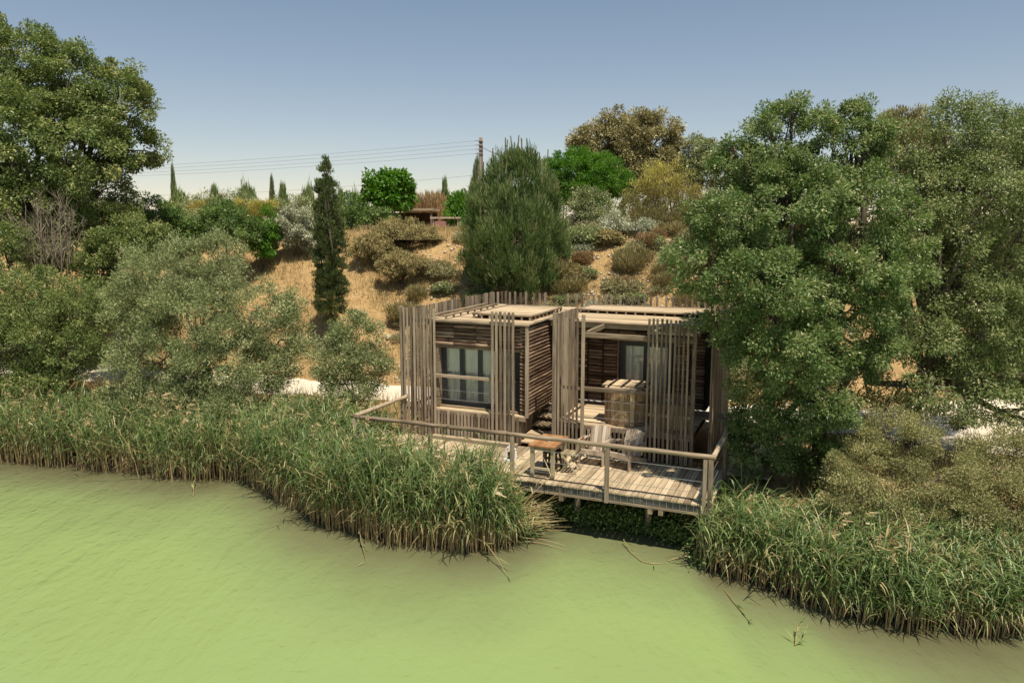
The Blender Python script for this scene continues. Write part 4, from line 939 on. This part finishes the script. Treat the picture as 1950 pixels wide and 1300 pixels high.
# right cube: front wall of logs in bays with battens, window, roof reaching over the terrace
RB = 5.03
put(cab, 'wall', cbox((1.78,.05,2.4), M['dark']), 4.24, RB+.06, FLZ+1.2)
put(cab, 'wall', cbox((.98,.05,2.4), M['dark']), 1.38, RB+.06, FLZ+1.2)
put(cab, 'wall', cbox((1.46,.05,.6), M['dark']), 2.60, RB+.06, FLZ+2.1)
put(cab, 'wall', cbox((.06,2.2,2.4), M['dark']), .92, 6.15, FLZ+1.2)
put(cab, 'wall', cbox((4.2,.06,2.4), M['dark']), 3.0, 7.2, FLZ+1.2)
for i in range(25):
    z = FLZ+.06+i*.0945
    for j in range(4): put(cab, 'log', clog(.42, .0465, M['log'], (i*3+j) % 6), 3.58+j*.44, RB, z+rnd.uniform(-.006,.006), (rnd.uniform(0,6.28), 0, 0))
    for j in range(2): put(cab, 'log', clog(.40, .0465, M['log'], (i*3+j+2) % 6), 1.16+j*.42, RB, z+rnd.uniform(-.006,.006), (rnd.uniform(0,6.28), 0, 0))
    if i > 19:
        for j in range(3): put(cab, 'log', clog(.48, .0465, M['log'], (i+j) % 6), 2.1+j*.5, RB, z, (rnd.uniform(0,6.28), 0, 0))
for a_ in (3.80,4.24,4.68,1.37): put(cab, 'batten', cbox((.035,.04,2.36), M['darkwood']), a_, RB-.045, FLZ+1.2)
put(cab, 'reveal', cbox((.05,.10,1.86), M['log']), 3.345, RB-.04, FLZ+.95)
put(cab, 'lintel_pole', clog(2.3, .045, M['slat_h'], 4), 2.4, RB-.08, FLZ+1.86)
window(1.84, 3.31, FLZ+.04, FLZ+1.80, RB+.03, 2)
boards(.90, 5.05, 4.0, 7.3, FLZ+2.44)
put(cab, 'roof_slab', cbox((4.1,3.2,.06), M['darkwood']), 2.98, 5.65, FLZ+2.385)
put(cab, 'roof_fascia', clog(4.2, .045, M['slat_h'], 14), 2.98, 3.97, FLZ+2.42)
put(cab, 'roof_fascia', cbox((4.1,.04,.11), M['slat_h'], .005), 2.98, 4.03, FLZ+2.32)
raised(1.1, 4.75, 5.75, 7.0, FLZ+2.55, 14, 5)
# terrace frame: beams and hand rail on the front line
put(cab, 'beam', cbox((2.80,.07,.12), M['slat_h'], .006), 2.18, 2.45, 3.07)
put(cab, 'beam', cbox((.07,1.5,.12), M['slat_d'], .006), 3.50, 3.22, 3.11)
put(cab, 'beam', cbox((.07,1.5,.12), M['slat_d'], .006), 1.95, 3.22, 3.11)
put(cab, 'beam', cbox((.07,2.6,.12), M['slat_d'], .006), .90, 3.75, 3.11)
put(cab, 'terrace_rail', cbox((2.72,.075,.10), M['slat_h'], .008), 2.22, 2.45, 1.70)
for z in (.98,1.2,1.42): MB().tube([L(cab, 3.55,2.45,z), L(cab, .9,2.45,z)], .0045, 5).build('cable', M['steel'], cab)
# steps up from the deck between the cubes
for zz, bb in ((.14,2.45),(.28,2.75),(.42,3.20),(.55,3.65),(.67,4.12)):
    put(cab, 'step', cbox((.88,.40,.05), M['roof'], .006), 4.84, bb+.20, zz-.025)
    put(cab, 'riser', cbox((.84,.03,.085), M['darkwood']), 4.84, bb+.34, zz-.095)
put(cab, 'landing', cbox((.88,.54,.05), M['roof'], .006), 4.84, 4.75, FLZ-.022)

# ------------------------------------------------------------------ slat screens
def screen(label, a, b): return dthing('slat_screen', label, 'slat screen', a, b, 0, 'slat screens around the cabin')
TOP = 3.56
s1 = screen('tall slat screen at the left front corner of the cabin', 8.3, 2.4)
slats(s1, 'slat', 7.80, 8.84, 2.37, .02, TOP, .054, .045, 11)
for z in (.72,1.72,3.22): put(s1, 'cross_bar', cbox((1.12,.05,.08), M['slat_h'], .005), 8.32, 2.425, z)
put(s1, 'post', cbox((.09,.09,3.58), M['slat'], .008), 8.86, 2.44, 1.79)
s2 = screen('narrow six slat screen in front of the left window', 5.78, 2.36)
slats(s2, 'slat', 5.47, 6.06, 2.355, .02, TOP, .062, .045, 6)
for z in (1.72,3.22): put(s2, 'cross_bar', cbox((.68,.035,.07), M['slat_h'], .005), 5.77, 2.40, z)
s3 = screen('sunlit slat screen between the steps and the terrace', 4.34, 2.45)
put(s3, 'post', cbox((.11,.11,3.6), M['slat'], .008), 4.33, 2.40, 1.80)
slats_b(s3, 'slat', 4.33, 2.56, 4.22, FLZ+.0, TOP, .06, .035, 13)
for z in (1.72,3.13): put(s3, 'cross_bar', cbox((.04,1.85,.08), M['slat_d'], .005), 4.36, 3.40, z)
slats(s3, 'slat', 3.72, 4.22, 2.365, .02, 3.5, .05, .04, 6)
put(s3, 'post', cbox((.08,.08,3.58), M['slat'], .008), 3.58, 2.385, 1.79)
put(s3, 'cross_bar', cbox((.70,.04,.08), M['slat_h'], .005), 3.96, 2.41, 1.70)
s4 = screen('shaded tall slat screen at the right front corner of the cabin', 1.4, 2.4)
slats(s4, 'slat', .98, 1.93, 2.365, .02, TOP, .05, .045, 10)
put(s4, 'post', cbox((.09,.09,3.58), M['slat'], .008), .83, 2.37, 1.79)
for z in (.66,1.20,3.22): put(s4, 'cross_bar', cbox((1.15,.04,.07), M['slat_h'], .005), 1.40, 2.41, z)
s5 = screen('close boarded screen along the right side of the cabin', .55, 5)
slats_b(s5, 'board', .55, 3.3, 7.0, .0, TOP, .11, .03, 32)
for z in (.7,3.1): put(s5, 'cross_bar', cbox((.04,3.8,.08), M['slat_d'], .005), .59, 5.15, z)
s6 = screen('wide board screen along the left side of the cabin', 8.62, 5.4)
bb = 2.62
while bb < 8.3:
    if not (5.55 < bb < 5.95) and not (7.1 < bb < 7.22) and not (7.7 < bb < 7.8):
        put(s6, 'board', cbox((.028,.13 if bb > 4.3 else .075,3.36), M['slat'], .004), 8.62+rnd.uniform(-.006,.006), bb, 1.86+rnd.uniform(-.02,.02))
    bb += .142
for z in (.8,3.0): put(s6, 'cross_bar', cbox((.04,5.7,.08), M['slat_d'], .005), 8.59, 5.45, z)
s7 = screen('spaced slat screen along the back of the cabin', 5, 8.35)
aa = 8.55; i = 0
while aa > .75:
    if not (6.05 < aa < 6.62): put(s7, 'slat', cbox((.072,.04,3.36), M['slat'], .004), aa, 8.35, 1.86+rnd.uniform(-.03,.03))
    aa -= .2 if aa < 8.2 else .15; i += 1
    if i % 7 == 0: aa -= .10
for z in (.8,2.9): put(s7, 'cross_bar', cbox((7.8,.04,.08), M['slat_h'], .005), 4.65, 8.31, z)

# ------------------------------------------------------------------ things on the terrace and deck
tub = dthing('hot_tub', 'round wooden stave hot tub with a batten lid on the terrace', 'hot tub', 2.60, 3.12, FLZ)
ns = 28; R = .56
for i in range(ns):
    t = 2*math.pi*i/ns
    me = cbox((2*math.pi*R/ns-.004, .04, .90), M['tub'], .006)
    mobj('stave', me, tub, (R*math.sin(t), -R*math.cos(t), .47), (0,0,t))
MB().tube([(0,0,.04),(0,0,.10)], R-.03, 24).build('tub_floor', M['tub'], tub)
for z in (.10,.62):
    m = MB(); n0 = 48
    for i in range(n0):
        t = 2*math.pi*i/n0
        for rr, zz in ((R+.024, z-.02), (R+.030, z-.02), (R+.030, z+.02), (R+.024, z+.02)): m.v.append((rr*math.sin(t), -rr*math.cos(t), zz))
    for i in range(n0):
        for q in range(4): m.f.append((i*4+q, ((i+1) % n0)*4+q, ((i+1) % n0)*4+(q+1) % 4, i*4+(q+1) % 4))
    m.build('hoop', M['hoop'], tub)
RL = .62
for i in range(9):
    x = -RL+.07+i*.137; hl = math.sqrt(max(.05, RL*RL-x*x)); hl = min(hl, .57)
    mobj('lid_board', cbox((.132, round(hl*2, 2), .045), M['roof'], .006), tub, (x, 0, .955))
for x in (-.38,-.05,.27,.50): mobj('lid_batten', cbox((.05,.94 if abs(x) < .45 else .62,.035), M['darkwood'] if x != .27 else M['tub'], .004), tub, (x, 0, 1.0))

bx = dthing('plank_box', 'brown plank box on the terrace behind the shaded slat screen', 'storage box', 1.42, 2.95, FLZ)
for i in range(9): put(bx, 'board', cbox((.098,.03,.62), M['tub'], .004), 1.02+i*.10, 2.66, FLZ+.33)
for i in range(5):
    for a_ in (.965, 1.875): put(bx, 'board', cbox((.03,.098,.62), M['tub'], .004), a_, 2.74+i*.10, FLZ+.33)
for i in range(5): put(bx, 'lid_board', cbox((.98,.11,.035), M['slat_h'], .004), 1.42, 2.69+i*.116, FLZ+.665)
def adirondack(name, label, a, b, rot):
    root = empty(name, W(a, b, 0), DR+rot, label, 'chair', 'wooden garden chairs on the deck')
    root['_o'] = (0,0,0)
    Rb = Matrix.Rotation(RAD(-24), 3, 'X')
    for i in range(5):
        x = (i-2)*.102; h = .66-.025*abs(i-2)
        m = MB().box((0,0,h/2), (.092,.022,h), None); o = m.build('back_slat', M['chair'], root, (x,.20,.22), (RAD(-22), 0, RAD((i-2)*-0.0)))
    for i in range(5): MB().box((0,0,0), (.52,.082,.022)).build('seat_slat', M['chair'], root, (0,-.32+i*.10,.375-i*.034), (RAD(-18),0,0))
    MB().box((0,0,0), (.56,.025,.12)).build('apron', M['chair'], root, (0,-.375,.33))
    for s in (-1,1):
        MB().box((0,0,0), (.04,.085,.55)).build('front_leg', M['chair'], root, (s*.30,-.33,.275))
        MB().bar((s*.262,-.36,.33), (s*.262,.52,.05), .03, .10).build('rear_leg', M['chair'], root)
        m = MB().box((0,0,0), (.12,.68,.025)); m.build('armrest', M['chair'], root, (s*.33,-.08,.563), (RAD(-3),0,0))
        MB().box((0,0,0), (.03,.05,.30)).build('arm_post', M['chair'], root, (s*.30,.24,.42), (RAD(-12),0,0))
    MB().box((0,0,0), (.58,.03,.07)).build('back_rail', M['chair'], root, (0,.37,.535), (RAD(-22),0,0))
    return root
adirondack('garden_chair', 'left garden chair, facing the water squarely', 3.08, 1.93, RAD(-2))
adirondack('garden_chair', 'right garden chair, turned towards the table', 2.30, 1.90, RAD(-18))

tb = dthing('wooden_table', 'orange topped wooden table by the railing', 'table', 3.87, .72, 0)
for i in range(5): put(tb, 'top_board', cbox((.124,1.02,.032), M['table'], .004), 3.87-.26+i*.13, .72, .755)
for a_ in (3.62,4.12):
    for b_ in (.30,1.14): put(tb, 'leg', cbox((.085,.085,.735), M['tleg'], .006), a_, b_, .3675)
for b_ in (.30,1.14): put(tb, 'rail', cbox((.41,.03,.09), M['tleg'], .004), 3.87, b_, .68); put(tb, 'rail', cbox((.41,.035,.06), M['tleg'], .004), 3.87, b_, .2)
for a_ in (3.62,4.12): put(tb, 'rail', cbox((.03,.75,.09), M['tleg'], .004), a_, .72, .68)
ash = empty('ashtray', W(3.84, .62, .773), DR, 'small round white ashtray on the orange table', 'ashtray')
MB().tube([(0,0,0),(0,0,.045)], [.045,.055], 14).build('bowl', M['white'], ash, smooth=False)
MB().tube([(0,0,.045),(0,0,.052)], [.058,.058], 14).build('lip', M['white'], ash)
# folding chair pulled up to the right of the table
fc = dthing('folding_chair', 'folding wooden chair with crossed legs right of the table', 'chair', 3.40, .95, 0)
for s in (-1,1):
    MB().bar((.20,s*.19,.02), (-.17,s*.19,.46), .022, .04).build('leg', M['tleg'], fc)
    MB().bar((-.20,s*.165,.02), (.16,s*.165,.47), .022, .04).build('leg', M['tleg'], fc)
    MB().bar((.16,s*.165,.45), (.26,s*.165,.86), .022, .04).build('back_post', M['tleg'], fc)
for k in range(5): MB().box((-.15+k*.078,0,.465), (.06,.40,.018)).build('seat_slat', M['tleg'], fc)
for k in range(2): MB().box((.225+k*.03,0,.68+k*.13), (.018,.36,.07)).build('back_slat', M['table'] if k else M['tleg'], fc)
st = dthing('dark_stool', 'dark wooden stool tucked under the orange table', 'stool', 3.86, .98, 0)
MB().box((0,0,.44), (.34,.34,.045)).build('seat', M['darkwood'], st)
for sx in (-1,1):
    for sy in (-1,1): MB().bar((sx*.17,sy*.17,.0), (sx*.12,sy*.12,.42), .04, .04).build('leg', M['darkwood'], st)
# white hooped lantern behind the railing post
ln = dthing('white_lantern', 'white arched lantern on the deck beside a railing post', 'lantern', 5.05, 1.15, 0)
m = MB(); kk = 14; prof = []
for i in range(kk+1):
    t = math.pi*i/kk; prof.append((-.13*math.cos(t)*1.0, .06+.30*math.sin(t)**.7))
for s, wd in ((-1,.022),(1,.05)):
    m.tube([(p[0], s*.07, p[1]) for p in prof], [wd*.6]*(kk+1), 6)
m.box((0,0,.03), (.28,.2,.05)); m.build('hoop_frame', M['white'], ln)
MB().tube([(0,0,.055),(0,0,.22)], .055, 10).build('lamp_core', M['darkwood'], ln)
MB().box((.10,0,.20), (.035,.12,.24), Matrix.Rotation(RAD(14), 3, 'Y')).build('side_panel', M['white'], ln)

# ------------------------------------------------------------------ things on the crest: shelter, table, pole, wires
sh0 = at(770, 440, 47); sz = gz(sh0)
shl = empty('garden_shelter', (sh0[0], sh0[1], sz), RAD(-4), 'low flat roofed brown shelter on the crest behind the scrub', 'shelter')
wS = 62*47/F; top = at(770, 398, 47)[2]-sz
MB().box((0,0,top-.06), (wS*2,2.4,.14)).build('roof', M['slat_h'], shl)
MB().box((0,1.1,top/2-.1), (wS*2-.3,.06,top-.2)).build('back_wall', M['darkwood'], shl)
for x in (-wS+.15, 0, wS-.15): MB().box((x,-1.05,top/2-.07), (.11,.11,top-.14)).build('post', M['pole'], shl)
pt0 = at(850, 446, 43.5); pz = gz(pt0)
pt = empty('picnic_table', (pt0[0], pt0[1], pz), RAD(-2), 'long pale picnic table on the crest beside the pine', 'table')
th_ = at(850, 432, 43.5)[2]-pz; th_ = max(.72, th_)
MB().box((0,0,th_), (1.75,.75,.10)).build('table_top', M['chair'], pt)
for x in (-.7,.7): MB().box((x,0,th_/2-.03), (.07,.6,th_-.07)).build('leg', M['tleg'], pt)
MB().box((-.25,-.65,th_*.52), (.62,.3,.30)).build('bench_cushion', M['red'], pt)
MB().box((0,-.65,th_*.25), (1.5,.28,.06)).build('bench', M['tleg'], pt)
pd = 52; ptop = at(915.5, 262, pd); pg = float(ground_z(ptop[0], ptop[1]))
up_ = empty('utility_pole', (ptop[0], ptop[1], pg), 0, 'brown wooden utility pole carrying four wires behind the pine', 'utility pole')
hp = ptop[2]-pg
for dx in (-.10,.12): MB().tube([(dx,0,-.2),(dx*.75,0,hp*.5),(dx*.55,0,hp)], [.085,.075,.06], 8).build('pole_leg', M['pole'], up_, smooth=True)
ins = []
for k, y in enumerate((268,276,284,292)):
    z = at(915, y, pd)[2]-pg
    MB().tube([(0,0,z),(-.40,0,z-.02)], .022, 6).build('insulator', M['wire'], up_)
    MB().box((0,0,z-.06), (.30,.2,.05)).build('bracket', M['pole'], up_)
    ins.append(ptop*np.array([1,1,0])+np.array([-.40,0,z-.02+pg]))
p2 = at(237, 345, 112); g2 = float(ground_z(p2[0], p2[1]))
up2 = empty('utility_pole', (p2[0], p2[1], g2), 0, 'distant thin utility pole beside the huge left tree', 'utility pole')
MB().tube([(0,0,-.2),(0,0,p2[2]-g2)], [.17,.13], 8).build('shaft', M['pole'], up2)
MB().box((0,0,p2[2]-g2-.3), (.7,.1,.1)).build('cross_arm', M['pole'], up2)
def wire(p, q, sag, label, r0=.012, group='overhead wires'):
    p = np.array(p); q = np.array(q); n = 28; m = MB()
    pts = [tuple(p+(q-p)*t-np.array([0,0,4*sag*t*(1-t)])-p) for t in np.linspace(0, 1, n)]
    o = m.tube(pts, [r0*.62*(1+1.0*t) for t in np.linspace(0, 1, n)], 4).build('overhead_wire', M['wire'], None, p)
    tag(o, label, 'wire', group)
for k, (y, nm) in enumerate(zip((322,327,332.5,337), ('topmost','second from top','third from top','lowest'))):
    wire(ins[k], at(-120, y-3, 118), .9, nm + ' of the four wires running left from the pole', .011)
wire(at(915, 333, pd)+np.array([-.1,0,0]), at(237, 371, 112)+np.array([0,0,0]), .5, 'single lower wire ending at the distant thin pole', .011)
wire(at(917, 280, pd), at(1010, 318, 46), .1, 'short dark cable dropping right from the pole into the pine', .028)
